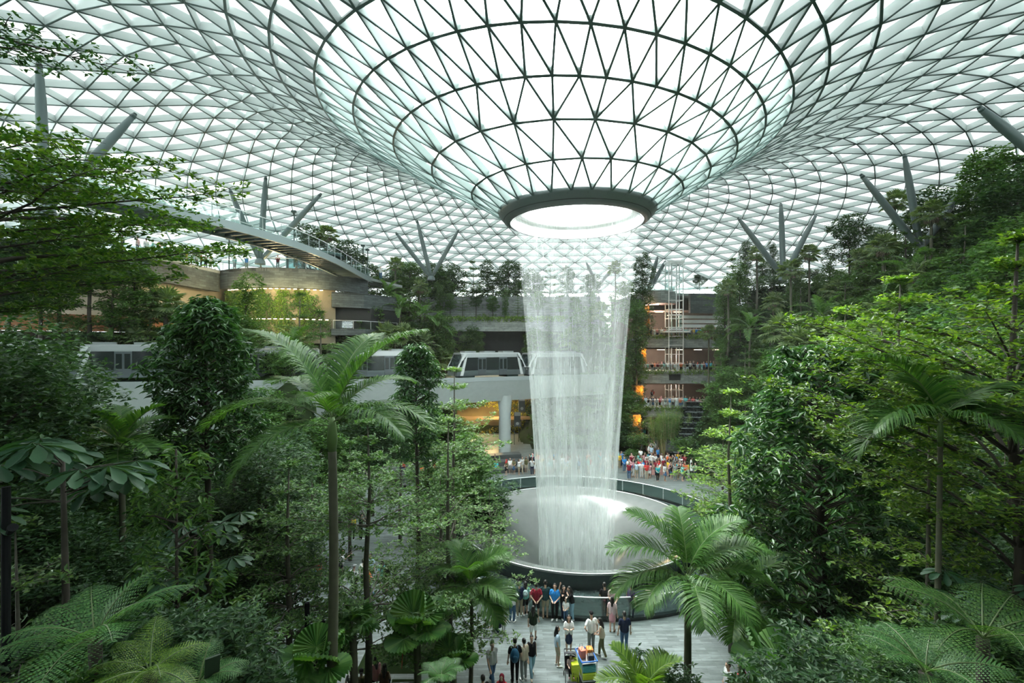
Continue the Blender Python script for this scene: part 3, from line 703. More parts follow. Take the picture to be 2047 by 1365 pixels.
def umbrella_tree(store, seed, H, name='umbrella_tree', nst=12, ln=.34, leaf='bigleaf', rad=.9):
    """big hand-shaped leaves of broad drooping leaflets"""
    rng = np.random.default_rng(seed); w, f = MB(), MB(); w.tube([(0, 0, 0), (.05, 0, H * .5), (0, 0, H)], [.06, .05, .03], 7)
    for k in range(nst):
        a = k * 2.4; el = rng.uniform(.05, .9); l = rad * rng.uniform(.7, 1.15); z = H - rng.uniform(0, .55) * H * .35
        p0 = np.array((0, 0, z)); p1 = p0 + l * np.array((math.cos(a) * math.cos(el), math.sin(a) * math.cos(el), math.sin(el) * .7)); w.tube([p0, (p0 + p1) / 2 + (0, 0, .05), p1], [.014, .01, .007], 5, cap=False)
        n = 9; aa = a + np.linspace(-PI, PI, n, endpoint=False); ell = -.15 - .25 * rng.random(n)
        d = np.stack([np.cos(aa) * np.cos(ell), np.sin(aa) * np.cos(ell), np.sin(ell)], -1); leaves(f, np.repeat(p1[None], n, 0), d, np.array((0, 0, 1.)) + rng.normal(0, .15, (n, 3)), ln * rng.uniform(.85, 1.1, n), ln * .36, BROAD)
    return finish(name, [('trunk', w, [BARK], True), ('foliage', f, [LM[leaf]], True)], store)
BROAD = (np.array([(0, 0, 0), (.12, .04, 0), (.45, .28, .03), (.75, .5, -.03), (.93, .32, -.1), (1, 0, -.15), (.93, -.32, -.1), (.75, -.5, -.03), (.45, -.28, .03), (.12, -.04, 0), (.5, 0, -.035)]),
         np.array([(1, 10, 3, 2), (10, 5, 4, 3), (9, 8, 7, 10), (10, 7, 6, 5), (0, 9, 10, 1)]))
def shrub(store, seed, H, Rr, n, leaf='mid', ln=.16, name='leafy_shrub', wd=.4, tm=QUAD, nl=5):
    rng = np.random.default_rng(seed); w, f = MB(), MB(); C = []
    for k in range(14):
        a = rng.uniform(0, 2 * PI); r = Rr * rng.uniform(.3, .9); p = np.array((r * math.cos(a), r * math.sin(a), H * rng.uniform(.45, .95))); w.tube([(0, 0, 0), p * (.45, .45, .6), p], [.02, .012, .004], 4, cap=False)
        v = unit(rng.normal(0, 1, (n // 14, 3))); C.append(p + v * (rng.uniform(.3, 1, n // 14) ** .5 * Rr * .45)[:, None] * (1, 1, .8))
    C = np.vstack(C); C[:, 2] = np.abs(C[:, 2]) + .03
    rosettes(f, C, rng, nl, ln, ln * wd, tilt=.2, spread=.03, tmpl=tm)
    return finish(name, [('stem', w, [BARK], True), ('foliage', f, [LM[leaf]], False)], store)
def bamboo(store, seed, H, Rr, nc, name='bamboo_clump'):
    rng = np.random.default_rng(seed); w, f = MB(), MB(); C = []
    for k in range(nc):
        a = rng.uniform(0, 2 * PI); r = Rr * rng.random() ** .5 * .55; p = np.array((r * math.cos(a), r * math.sin(a), 0)); q = p * 1.9 + (rng.normal(0, .2), rng.normal(0, .2), H * rng.uniform(.75, 1)); mid = (p + q) / 2 + np.array((-.05, 0, .4))
        w.tube([p, mid, q], [.045, .035, .012], 5, cap=False); n = 60; t = rng.uniform(.42, 1, n)[:, None]; C.append(p + (q - p) * t + rng.normal(0, .33, (n, 3)))
    rosettes(f, np.vstack(C), rng, 5, .24, .05, tilt=-.2, droop=.2, spread=.08)
    return finish(name, [('culm', w, [CULM], True), ('foliage', f, [LM['bamboo']], False)], store)

def put(store, loc, rz=0., scale=1., label=None, cat='tree', group=None, what=None, where=None):
    """the first one placed is the thing built; every further one is a copy of it and of its parts"""
    e = PROTO[store]
    if not e[1]:
        e[1] = True; o = e[0]; o.location = loc; o.rotation_euler = (0, 0, rz); o.scale = (scale,) * 3 if np.isscalar(scale) else scale; tag(o, label, cat, group)
    else: o = dup(e[0], loc, rz, scale, label, group, cat)
    if what: row(o, what, where)
    return o

def ground_cover(n=26000):
    """creeping leaves over all the open soil"""
    rng = np.random.default_rng(9); q = []
    while len(q) < n:
        x, y = rng.uniform(-50, 62), 6 + 92 * rng.random() ** 1.3; h = ground(x, y)
        if h < .12 or math.hypot(x - AX, y - AY) > 60 or abs(x) > 6 + y * 1.12: continue
        q.append((x, y, h + rng.uniform(0, .18)))
    q = np.array(q); f = MB(); sz = np.clip(q[:, 1] / 130, .10, .45)
    a = rng.uniform(0, 2 * PI, (len(q), 4)); el = rng.normal(.15, .4, a.shape); d = np.stack([np.cos(a) * np.cos(el), np.sin(a) * np.cos(el), np.sin(el)], -1).reshape(-1, 3)
    s4 = np.repeat(sz, 4) * rng.uniform(.7, 1.3, 4 * len(q)); leaves(f, np.repeat(q, 4, 0), d, np.array((0, 0, 1.)) + rng.normal(0, .5, (4 * len(q), 3)), s4, s4 * .55)
    tag(f.build('ground_cover_leaves', [LM['deep']]), 'creeping leaves covering the soil of the planted banks', 'ground cover', kind='stuff')
# ================================================================ kinds of plants
tiered('t_mid', 1, 8.5, 2.6, 2.2, 8, 'soft', .17, dens=.75)
tiered('t_mid2', 2, 9.5, 2.9, 2.8, 8, 'mid', .18, dens=.75)
broad('b_dark', 3, 9, 2.6, 3.2, 2600, 'deep', .26)
broad('b_mid', 4, 8, 2.3, 2.5, 2600, 'mid', .25)
broad('b_col', 5, 9, 1.25, 1.0, 2400, 'mid', .22, name='slender_tree', nlump=12, col=True)
broad('b_col2', 6, 11, 1.5, 1.2, 2800, 'deep', .24, name='slender_tree', nlump=13, col=True)
conical('c_far', 7, 8.5, 2.0, 1.8, 620, 'dark', .30, nl=8)
fanpalm('fan_tall', 8, 7.5); fanpalm('fan_low', 9, 1.8, .85, 1.0, 22, dead=False)
palm('feather_far', 10, 5.0, 2.4, 12, tr=.09, nl=26, lw=.07, ll=.5, shaft=.7, name='slim_feather_palm')
shrub('s_mid', 12, 1.7, 1.4, 420, 'mid', .22); shrub('s_dark', 13, 2.0, 1.5, 420, 'deep', .24); shrub('s_light', 14, 1.5, 1.3, 400, 'soft', .2)
treefern('fern_far', 15, 1.0, 1.3, 9, npin=15)
broad('b_fine', 21, 8.5, 2.4, 2.2, 9000, 'deep', .135, name='fine_leaved_tree', nlump=15)
broad('b_finem', 22, 8.0, 2.2, 1.8, 8500, 'mid', .13, name='fine_leaved_tree', nlump=15)
shrub('s_fine', 23, 1.1, .9, 700, 'deep', .115, name='low_shrub'); shrub('s_finem', 24, .95, .85, 700, 'mid', .105, name='low_shrub')
bamboo('bamboo', 16, 7.2, 1.7, 26)

FOREST = []   # (x, y, r) of what has been planted, to keep crowns from standing in one another's trunks
def free(x, y, r): return all((x - a) ** 2 + (y - b) ** 2 > (max(r, c) * .75) ** 2 for a, b, c in FOREST)
def roof_z(x, y):
    r = math.hypot(x - AX, y - AY); return EYE + float(np.interp(r, [p[0] for p in PROF], [p[1] for p in PROF]))
def plant(store, px, Y, ptop=None, h=None, what='', where='', rz=None, base=None, cat='tree', sx=1., lim=None, tall=None):
    """one plant Y metres in, its stem seen at px and its top at ptop; the bed it stands in is as high as that takes"""
    x = (px - CX) / F * Y; g = ground0(x, Y) if base is None else base; z0 = HT[store]
    top = min(EYE + (HY - ptop) / F * Y, roof_z(x, Y) - 1.0) if ptop is not None else g + h
    lo, hi = lim or ((.6, 2.6) if store == 'fan_tall' else (.55, 1.3)); s = (top - g) / z0
    if s > hi:
        s = hi
        if base is None: MOUNDS.append((x, Y, top - s * z0))
        g = top - s * z0
    elif s < lo: s = lo; g = min(g, top - s * z0) if base is None else g
    w_ = min(s, 1.0) if store == 'fan_tall' else s
    o = put(store, (x, Y, g - .03), R.uniform(0, 6.28) if rz is None else rz, (w_ * sx, w_ * sx, s if store != 'fan_tall' else w_), cat=cat, what=what, where=where)
    if store == 'fan_tall' and s > 1.02:      # a taller trunk under a crown of the same size
        up = (s - w_) * z0; o.location.z += up
        for ch in kids(o):
            if ch.name.startswith('trunk'): ch.scale.z = (7.5 + up / w_) / 7.5; ch.location.z = -up / w_
    return o
HT = dict(b_fine=8.7, b_finem=8.2, s_fine=1.35, s_finem=1.2, t_mid=8.6, t_mid2=9.6, b_dark=9, b_mid=8, b_col=9.5, b_col2=11.5, c_far=8.6, fan_tall=8.6, fan_low=3.4, feather_far=7.2, s_mid=2.2, s_dark=2.5, s_light=2., fern_far=2.0, bamboo=7.4)
WHAT = dict(b_fine='dark fine-leaved tree', b_finem='green fine-leaved tree', s_fine='low dark shrub', s_finem='low green shrub', t_mid='pale green tiered tree', t_mid2='mid green tiered tree', b_dark='dark round-crowned tree', b_mid='green round-crowned tree', b_col='slender leafy green tree', b_col2='slender dark tree',
            c_far='dark glossy upright tree', fan_tall='tall fan palm', fan_low='low fan palm', feather_far='slim feather palm', s_mid='mid green shrub', s_dark='dark green shrub', s_light='pale green shrub', fern_far='arching fern', bamboo='bamboo clump')
def zone(where, rows):
    for st, px, Y, pt in rows: plant(st, px, Y, pt, base=22.4 if 1290 < px < 1440 and Y > 78 else None, what=WHAT[st], where=where, cat='palm' if 'fan' in st or 'feather' in st else 'shrub' if st[:2] == 's_' else 'fern' if 'fern' in st else 'bamboo' if st == 'bamboo' else 'tree')

# ---- right slope, tops read off the photograph
zone('on the far slope right of the white lift', [
 ('b_dark', 1398, 84, 520), ('b_col2', 1490, 66, 480), ('t_mid2', 1465, 74, 490), ('fan_tall', 1512, 62, 492), ('b_col', 1450, 64, 565), ('b_col2', 1545, 66, 482),
 ('fan_tall', 1617, 58, 490), ('b_col', 1660, 56, 508), ('fan_tall', 1545, 55, 585), ('b_dark', 1580, 66, 545), ('b_mid', 1600, 60, 560), ('fan_tall', 1722, 50, 498), ('b_dark', 1697, 56, 428), ('b_dark', 1755, 58, 418),
 ('b_mid', 1690, 50, 545), ('t_mid2', 1640, 50, 600), ('fan_low', 1690, 47, 592), ('fan_low', 1655, 44, 632), ('fan_low', 1630, 45, 640), ('b_col2', 1760, 47, 545), ('fan_tall', 1788, 50, 362), ('fan_tall', 1862, 42, 402),
 ('t_mid2', 1810, 44, 440), ('b_dark', 1870, 46, 375), ('b_mid', 1985, 40, 285), ('t_mid2', 1925, 40, 425), ('b_dark', 2035, 36, 330), ('fan_tall', 1835, 38, 525), ('b_mid', 1860, 36, 560), ('t_mid', 1540, 50, 640), ('t_mid2', 1580, 46, 655),
 ('t_mid', 1490, 52, 690), ('t_mid2', 1530, 48, 700), ('b_col', 1440, 58, 690), ('b_mid', 2010, 30, 470), ('b_dark', 1960, 33, 520), ('t_mid', 1620, 40, 690), ('b_mid', 1700, 38, 660), ('t_mid2', 1760, 36, 610), ('b_dark', 1900, 30, 600), ('b_mid', 1560, 44, 690),
 ('b_mid', 1470, 70, 545), ('b_dark', 1525, 72, 520), ('b_mid', 1560, 70, 520), ('t_mid2', 1605, 66, 540), ('b_mid', 1640, 60, 545), ('b_dark', 1600, 54, 600), ('b_mid', 1655, 48, 660), ('b_mid', 1720, 45, 590), ('b_dark', 1740, 52, 500), ('b_mid', 1790, 50, 470), ('t_mid2', 1830, 48, 450), ('b_mid', 1900, 44, 440), ('b_dark', 1960, 42, 400), ('b_mid', 1780, 41, 560), ('t_mid2', 1850, 38, 500), ('b_mid', 1920, 36, 500), ('t_mid', 1510, 58, 640), ('b_mid', 1480, 60, 610), ('b_dark', 1550, 60, 610), ('b_mid', 1520, 54, 670), ('t_mid2', 1600, 48, 680), ('b_mid', 1610, 42, 710), ('b_dark', 1670, 42, 690), ('t_mid', 1720, 40, 660), ('b_dark', 2000, 36, 420), ('b_mid', 2045, 32, 420), ('b_mid', 1460, 50, 730), ('t_mid2', 1440, 52, 700),
 ('fan_tall', 1455, 60, 560), ('fan_tall', 1580, 52, 520), ('fan_tall', 1672, 50, 560), ('fan_tall', 1765, 44, 470), ('fan_low', 1720, 41, 640), ('fan_low', 1600, 44, 650), ('fan_low', 1560, 47, 620), ('fan_low', 1780, 38, 585), ('feather_far', 1640, 46, 590), ('feather_far', 1500, 54, 620), ('feather_far', 1830, 40, 500), ('t_mid', 1690, 46, 560), ('t_mid', 1770, 42, 520), ('t_mid', 1600, 52, 570), ('t_mid', 1545, 56, 600), ('t_mid', 1850, 40, 470), ('t_mid', 1930, 36, 440), ('b_col', 1590, 60, 500), ('b_col', 1735, 48, 520), ('b_col', 1480, 62, 520), ('t_mid', 1990, 34, 460),
 ('fan_tall', 1417, 66, 650), ('b_col', 1385, 74, 880), ('b_col2', 2080, 38, 300)])
# ---- behind the waterfall and left of it
zone('on the terraces behind the waterfall', [
 ('b_dark', 1065, 84, 520), ('t_mid2', 1100, 82, 500), ('b_col2', 1135, 82, 478), ('fan_tall', 1230, 80, 488), ('b_dark', 1180, 84, 545), ('b_col2', 1285, 76, 480), ('b_mid', 1250, 80, 560), ('t_mid', 1120, 74, 590), ('b_mid', 1170, 72, 610), ('fan_low', 1140, 70, 650), ('fan_low', 1200, 71, 600),
 ('t_mid', 1215, 70, 640), ('b_col', 1272, 70, 600), ('b_dark', 1100, 68, 690), ('b_mid', 1150, 67, 720), ('t_mid2', 1190, 66, 740), ('b_col', 1240, 66, 700), ('t_mid', 1130, 64, 790), ('b_mid', 1175, 64, 810), ('b_col', 1215, 64, 790), ('b_mid', 1262, 64, 780), ('b_col2', 1265, 72, 690), ('s_mid', 1110, 62, 855), ('s_light', 1150, 62, 860), ('s_mid', 1195, 62, 858), ('s_dark', 1235, 62, 850)])
zone('on the far slope behind the second train', [
 ('b_dark', 735, 76, 490), ('b_dark', 800, 78, 485), ('fan_tall', 790, 70, 515), ('fan_tall', 840, 70, 560), ('fan_tall', 720, 64, 545), ('feather_far', 800, 64, 585), ('t_mid', 850, 70, 575), ('t_mid', 700, 62, 590), ('fan_low', 770, 61, 640), ('b_col2', 860, 80, 500), ('b_dark', 905, 80, 505), ('t_mid2', 945, 80, 510), ('b_col2', 975, 79, 520), ('b_dark', 1018, 80, 490), ('b_col2', 700, 74, 520), ('feather_far', 772, 66, 560), ('t_mid2', 830, 72, 555), ('b_mid', 880, 78, 545),
 ('b_col', 1035, 79, 560), ('t_mid2', 985, 79, 545), ('feather_far', 845, 66, 600), ('feather_far', 866, 67, 620), ('fan_low', 808, 62, 642), ('fan_low', 845, 64, 660), ('b_mid', 872, 68, 630), ('t_mid2', 760, 64, 640), ('b_col', 735, 62, 610), ('t_mid', 720, 60, 640), ('b_mid', 780, 63, 655), ('b_dark', 830, 66, 640),
 ('s_mid', 868, 66, 690), ('s_light', 820, 61, 700), ('s_mid', 720, 58, 690), ('b_dark', 870, 78, 525), ('b_mid', 820, 74, 520), ('t_mid', 755, 72, 540), ('b_mid', 745, 68, 580), ('t_mid2', 800, 69, 590), ('b_mid', 700, 64, 600), ('b_dark', 780, 74, 540), ('t_mid', 890, 69, 660), ('fan_low', 880, 66, 690), ('b_mid', 735, 57, 665), ('t_mid', 790, 59, 680)])
for st, px, pt in (('b_mid', 900, 585), ('t_mid2', 925, 575), ('b_dark', 952, 570), ('b_mid', 985, 590), ('b_col', 1010, 575), ('t_mid', 1035, 590), ('b_col', 880, 565), ('fan_low', 968, 640), ('s_mid', 915, 650), ('s_light', 1000, 650), ('s_mid', 1050, 648), ('b_mid', 1075, 580), ('t_mid2', 1110, 585), ('b_mid', 1150, 590), ('b_col', 1185, 580)):
    plant(st, px, 74.6, pt, what=WHAT[st], where='on the planter ledge above the tunnel', base=17.68, cat='shrub' if st[0] == 's' else 'tree', lim=(.3, .9))
for st, px, pt in (('b_mid', 868, 640), ('b_col', 892, 628), ('t_mid2', 918, 640), ('b_mid', 943, 648), ('b_col', 955, 660), ('b_mid', 1068, 650), ('b_col', 1092, 640)):
    plant(st, px, 72.9, pt, what=WHAT[st], where='on the ledge beside the tunnel mouth', base=9.4, lim=(.4, 1.1))
# ---- left
zone('below the skybridge beside the stone drum', [
 ('fan_tall', 655, 60, 452), ('b_dark', 690, 64, 480), ('b_dark', 625, 62, 440), ('b_col', 490, 48, 545), ('t_mid', 600, 48, 585), ('b_col', 525, 47, 640), ('t_mid', 640, 47, 620), ('feather_far', 590, 46, 650), ('s_light', 540, 45, 690), ('s_light', 480, 45, 680), ('s_mid', 570, 44, 700), ('b_mid', 455, 44, 610)])
zone('on the left slope beyond the first train', [
 ('t_mid', 300, 44.5, 560), ('fan_low', 330, 45, 570), ('feather_far', 335, 45.5, 600), ('b_mid', 270, 44, 520), ('t_mid2', 225, 43, 480), ('b_mid', 180, 41.5, 430), ('b_dark', 120, 41, 420), ('t_mid', 240, 43.5, 610), ('b_mid', 80, 40, 470), ('b_mid', 380, 46.5, 640), ('fan_low', 285, 44, 640), ('feather_far', 220, 42.5, 620), ('b_dark', 20, 39, 480), ('b_dark', -40, 37, 430)])

# ================================================================ roof columns: branching steel props
def column(base, tops, label, r=.3):
    t = thing('branching_column', label, 'column', base, group='steel columns under the roof')
    b = MB(); b.lathe([(.55, 0), (.5, .35), (.34, .6), (.05, .65)], 20); b.build('foot', [M['column']], t, True)
    for p in tops:
        q = Vector(p) - Vector(base); s = MB(); n = 10; P = [Vector((0, 0, .3)) + (q - Vector((0, 0, .3))) * k / (n - 1) for k in range(n)]
        s.tube(P, [r * .62, r * .85, r * .97, r, r, r, r * .97, r * .9, r * .75, r * .5], 14)
        bo = s.build('branch', [M['column']], t, True)
        k = MB(); d = q.normalized(); k.tube([q - d * .25, q, q + d * .12], [.2, .14, .1], 10); k.build('bearing', [M['flange']], bo)
def cl(base, tops, label, r=.3):
    f = lambda p: Vector((p[0], p[1], min(p[2], roof_z(p[0], p[1]) - .12)))
    column(at(*base), [f(at(*p)) for p in tops], label, r)
cl((520, 528, 52), [(460, 380, 50), (531, 354, 50.5), (641, 388, 52)], 'three-branched grey steel column behind the skybridge')
cl((862, 560, 68), [(792, 466, 66), (834, 441, 66.5), (916, 461, 67)], 'three-branched steel column above the trees behind the second train')
cl((92, 430, 31), [(78, 126, 30), (269, 229, 33)], 'grey steel column rising from the tree crown at the left edge')
cl((1840, 505, 44), [(1722, 350, 43), (1808, 310, 43), (1928, 372, 43)], 'three-branched steel column among the palms of the right slope')
cl((1566, 560, 58), [(1476, 436, 57), (1561, 408, 57.5), (1631, 430, 58)], 'three-branched steel column behind the tall fan palms right of the lift', .33)
cl((2110, 350, 32), [(1958, 215, 31), (2150, 190, 31)], 'slanting steel column cut by the upper right edge', .32)
cl((1296, 588, 80), [(1314, 470, 79), (1330, 480, 80)], 'pale slanting steel column between the waterfall and the lift', .36)
cl((1195, 575, 84), [(1172, 480, 83), (1232, 480, 83)], 'steel column seen through the falling water', .3)

# ================================================================ railings
def railing(name, label, path, z, h=1.1, glass=True, group=None, post=2.0):
    """glass panels between slim posts under a handrail, along a plan path"""
    t = thing(name, label, 'railing', (path[0][0], path[0][1], z), group=group); o = np.array((path[0][0], path[0][1], 0.))
    P = np.array([(p[0], p[1], 0.) for p in path]) - o
    seg = np.linalg.norm(np.diff(P, axis=0), axis=1); cum = np.r_[0, np.cumsum(seg)]; n = max(2, int(cum[-1] / post) + 1)
    Q = np.stack([np.interp(np.linspace(0, cum[-1], n), cum, P[:, c]) for c in range(3)], -1)
    for k in range(n - 1):
        d = Q[k + 1] - Q[k]; g = MB(); g.beam(Q[k] + d * .03 + (0, 0, h * .5), Q[k + 1] - d * .03 + (0, 0, h * .5), .015, h * .82); g.build('glass_panel', [M['rail_glass']], t)
    for q in Q:
        b = MB(); b.beam(q, q + (0, 0, h - .02), .04, .04, up=(1, 0, 0)); b.build('post', [M['steel']], t)
    b = MB(); b.tube(P + (0, 0, h), .028, 6, cap=True); b.build('handrail', [M['handrail']], t, True)
    return t

# ================================================================ left terrace and stone drum
TZ = EYE + 9.1
wing = [(-46, 36), (-35.2, 46.7), (-34.5, 56.7)]
def curve(pts, n=24):
    P = np.array(pts, float); t = np.linspace(0, 1, len(P)); u = np.linspace(0, 1, n)
    try:
        A = np.vander(t, min(4, len(P))); c = np.linalg.lstsq(A, P, rcond=None)[0]; return np.vander(u, min(4, len(P))) @ c
    except Exception: return np.stack([np.interp(u, t, P[:, k]) for k in range(P.shape[1])], -1)
drum = curve([(-34.5, 56.7), (-30.5, 55.0), (-26.3, 54.6), (-21.9, 57.0), (-18.6, 62)], 28)
b = MB(); b.ribbon(wing, .6, EYE + 6.6, TZ + .02); struct(b.build('wall_left_wing', [M['wall_stone']]))
b = MB(); b.ribbon(drum, .6, EYE + 6.9, TZ + .02); struct(b.build('wall_left_drum', [M['wall_stone']]))
b = MB(); b.prism([*wing[:-1], *[tuple(p) for p in drum], (-16, 70), (-40, 76), (-56, 60)], TZ - .35, TZ - .02); struct(b.build('floor_left_terrace', [M['concrete']]))
b = MB(); b.ribbon([(-50, 40), (-38.4, 49.5), (-37.6, 58.5), (-33.5, 62)], .4, EYE + 3.2, EYE + 8.7); struct(b.build('wall_left_recess', [plain('cream_wall', (.62, .57, .46), .8)]))
b = MB(); b.ribbon([(-49.6, 39.6), (-38.1, 49.4), (-37.3, 58.4), (-33.2, 61.8)], .5, EYE + 1.6, EYE + 3.2); struct(b.build('wall_left_band', [plain('ochre_band', (.30, .13, .06), .8)]))
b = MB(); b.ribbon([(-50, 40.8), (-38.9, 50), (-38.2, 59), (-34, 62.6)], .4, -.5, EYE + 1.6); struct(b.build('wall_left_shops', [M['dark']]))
low = drum + np.array((.15, .9))
b = MB(); b.ribbon(low[:22], .5, EYE + .5, EYE + 6.95); struct(b.build('wall_left_planted', [plain('tan_wall', (.2, .175, .115), .85, noise=.35, nscale=1.2)]))
b = MB(); b.ribbon([(-21.6, 57.6), (-18.4, 59.6), (-15.5, 64.5)], .6, EYE + 4.9, EYE + 6.7); struct(b.build('wall_left_block', [M['wall_stone']]))
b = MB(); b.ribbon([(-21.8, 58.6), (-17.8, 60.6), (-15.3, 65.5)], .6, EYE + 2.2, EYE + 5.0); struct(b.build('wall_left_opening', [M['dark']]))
b = MB(); b.ribbon([(-21.6, 57.4), (-18.2, 59.4), (-15.3, 64.5)], 1.2, EYE + 1.5, EYE + 2.3); struct(b.build('wall_left_ledge', [M['wall_stone']]))
b = MB(); b.prism([(-21.6, 57.6), (-18.4, 59.6), (-15.5, 64.5), (-18.5, 66)], EYE + 6.5, EYE + 6.72); struct(b.build('ceiling_left_block', [M['wall_stone']]))
railing('terrace_railing', 'glass railing along the stone wing wall of the left terrace', wing, TZ + .02)
railing('terrace_railing', 'glass railing on top of the curved stone drum', drum[1:], TZ + .02)
railing('terrace_railing', 'glass railing in front of the dark opening beside the stone drum', [(-21.4, 57.5), (-18.2, 59.5), (-15.4, 64.4)], EYE + 2.3, 1.0)
# plants let down over the drum's lower wall, lamps above them
def wall_leaves(name, label, path, z0, z1, n, leaf, ln=.22, seed=1, gaps=.0):
    rng = np.random.default_rng(seed); P = np.asarray(path, float); u = rng.uniform(0, len(P) - 1.001, n); i = u.astype(int); f = (u - i)[:, None]
    p = P[i] * (1 - f) + P[i + 1] * f; tn = unit(P[i + 1] - P[i]); nr = np.c_[tn[:, 1], -tn[:, 0]]
    z = z0 + (z1 - z0) * rng.random(n) ** .8
    keep = (np.sin(u * 1.7 + seed) + np.sin(z * 1.3 + u) * .6 > gaps - 1.2); q = np.c_[p + nr * rng.uniform(.08, .4, n)[:, None], z][keep]
    f = MB(); rosettes(f, q, rng, 3, ln, ln * .45, tilt=-.4, droop=.3, spread=.1, jit=.7)
    return tag(f.build(name, [LM[leaf]]), label, 'hanging plants', kind='stuff')
wall_leaves('hanging_foliage', 'trailing green and yellow plants on the lamp-lit wall below the stone drum', low[1:20], EYE + 1.2, EYE + 6.7, 5200, 'lime', gaps=1.0)
wall_leaves('hanging_foliage', 'dark trailing plants on the lamp-lit wall below the stone drum', low[1:21], EYE + .8, EYE + 6.3, 3600, 'mid', seed=5, gaps=.75)
LAMP = emis('lamp_glow', (1, .82, .5), 3.5)
for rowz, idx, off in ((EYE + 6.78, range(2, 20), .45), (EYE + 3.3, range(6, 21), .75)):
    for i in idx:
        p = low[i] + np.array((.03, -off)); l = MB(); l.box((0, 0, 0), (.34, .10, .07)); h = MB(); h.box((0, 0, .06), (.42, .16, .06))
        t = thing('wall_lamp', None, 'lamp', (p[0], p[1], rowz), group='lamps over the planted wall'); l.build('bulb', [LAMP], t); h.build('housing', [M['dark']], t)
        row(t, 'small warm lamp', 'in the upper row below the stone drum' if off < .5 else 'in the lower row below the stone drum')
for x, y, z, e in ((-31, 53.4, EYE + 6.2, 260), (-26.2, 52.8, EYE + 6.2, 300), (-22.5, 54.6, EYE + 6.2, 200), (-26, 52.6, EYE + 3, 160)):
    l = bpy.data.lights.new('wall_light', 'POINT'); l.energy = e; l.color = (1, .78, .4); l.shadow_soft_size = .3; o = bpy.data.objects.new('wall_light', l); COL.objects.link(o); o.location = (x, y, z)
# pavilion on the terrace
t = thing('terrace_pavilion', 'low teal glass pavilion on the terrace behind the stone drum', 'pavilion', (-25, 60.5, TZ))
b = MB(); b.lathe([(3.4, 2.3), (3.7, 2.45), (3.6, 2.6), (.1, 3.1)], 28); b.build('roof', [plain('pavilion_roof', (.12, .2, .2), .5)], t, True)
b = MB(); b.lathe([(3.2, 0), (3.2, 2.35)], 28); b.build('glass_wall', [clear('teal_glass', (.35, .55, .55), .12)], t)
for k in range(8):
    a = k * PI / 4; b = MB(); b.beam((3.2 * math.cos(a), 3.2 * math.sin(a), 0), (3.2 * math.cos(a), 3.2 * math.sin(a), 2.35), .1, .1, up=(1, 0, 0)); b.build('post', [M['flange']], t)
for x, z in ((-25.8, 2.0), (-23.2, 2.0)):
    b = MB(); b.sphere((0, 0, 0), .16); tag(b.build('hanging_lamp', [LAMP], loc=(x, 56.6, TZ + z)), 'glowing orange lamp on the terrace %s of the pavilion' % ('left' if x < -25 else 'right'), 'lamp')
    c = MB(); c.tube([(0, 0, .14), (0, 0, .6)], .012, 4)
# slim lamp posts on the terrace
for px, py, Y, top in ((458, 530, 56, 468), (588, 540, 54, 430), (726, 545, 64, 478), (735, 545, 66, 482)):
    p = at(px, py, Y); h = (py - top) / F * Y; t = thing('lamp_post', None, 'lamp post', (p.x, p.y, TZ)); b = MB(); b.tube([(0, 0, 0), (0, 0, h)], .07, 8); b.build('pole', [M['flange']], t)
    c = MB(); c.box((0, -.1, h), (.5, .3, .22)); c.build('floodlight', [M['flange']], t); row(t, 'slim dark lamp post', 'standing on the left terrace')

# ================================================================ skybridge
def skybridge():
    ctl = np.array([(-33, 17), (-24.8, 29.4), (-20.9, 37.5), (-19.6, 46), (-19.4, 55), (-19.9, 63.5)]); P = curve(ctl, 46)
    t = thing('skybridge', 'curved grey footbridge with glass railings high on the left', 'bridge', (P[0][0], P[0][1], EYE + 8.9)); o = P[0].copy(); P = P - o
    T = unit(np.gradient(P, axis=0)); Nn = np.c_[-T[:, 1], T[:, 0]]; w2 = 1.35
    for s, nm in ((1, 'edge_beam'), (-1, 'edge_beam')):
        b = MB(); b.ribbon(P + Nn * (w2 * s - .08), .16, -.32, .28); b.build(nm, [plain('bridge_steel', (.2, .25, .25), .45)], t)
    b = MB(); b.ribbon(P - Nn * w2, w2 * 2, .0, .06); b.build('deck', [clear('deck_glass', (.4, .47, .47), .1, .2, .5, (.5, .55, .55))], t)
    for k in range(0, 46):
        b = MB(); p = np.r_[P[k], -.12]; n = np.r_[Nn[k], 0]; b.beam(p - n * w2, p + n * w2, .16, .2); b.build('cross_beam', [M['grey_panel']], t)
    for s in (1, -1):
        for k in range(0, 44, 2):
            g = MB(); a_, c_ = P[k] + Nn[k] * w2 * s, P[k + 2] + Nn[k + 2] * w2 * s; g.beam((*a_, .78), (*c_, .78), .015, .95); g.build('glass_panel', [M['rail_glass']], t)
            g = MB(); g.beam((*a_, .28), (*a_, 1.3), .035, .035, up=(1, 0, 0)); g.build('post', [M['steel']], t)
        h = MB(); h.tube(np.c_[P + Nn * w2 * s, np.full(46, 1.32)], .03, 6); h.build('handrail', [M['handrail']], t, True)
skybridge()

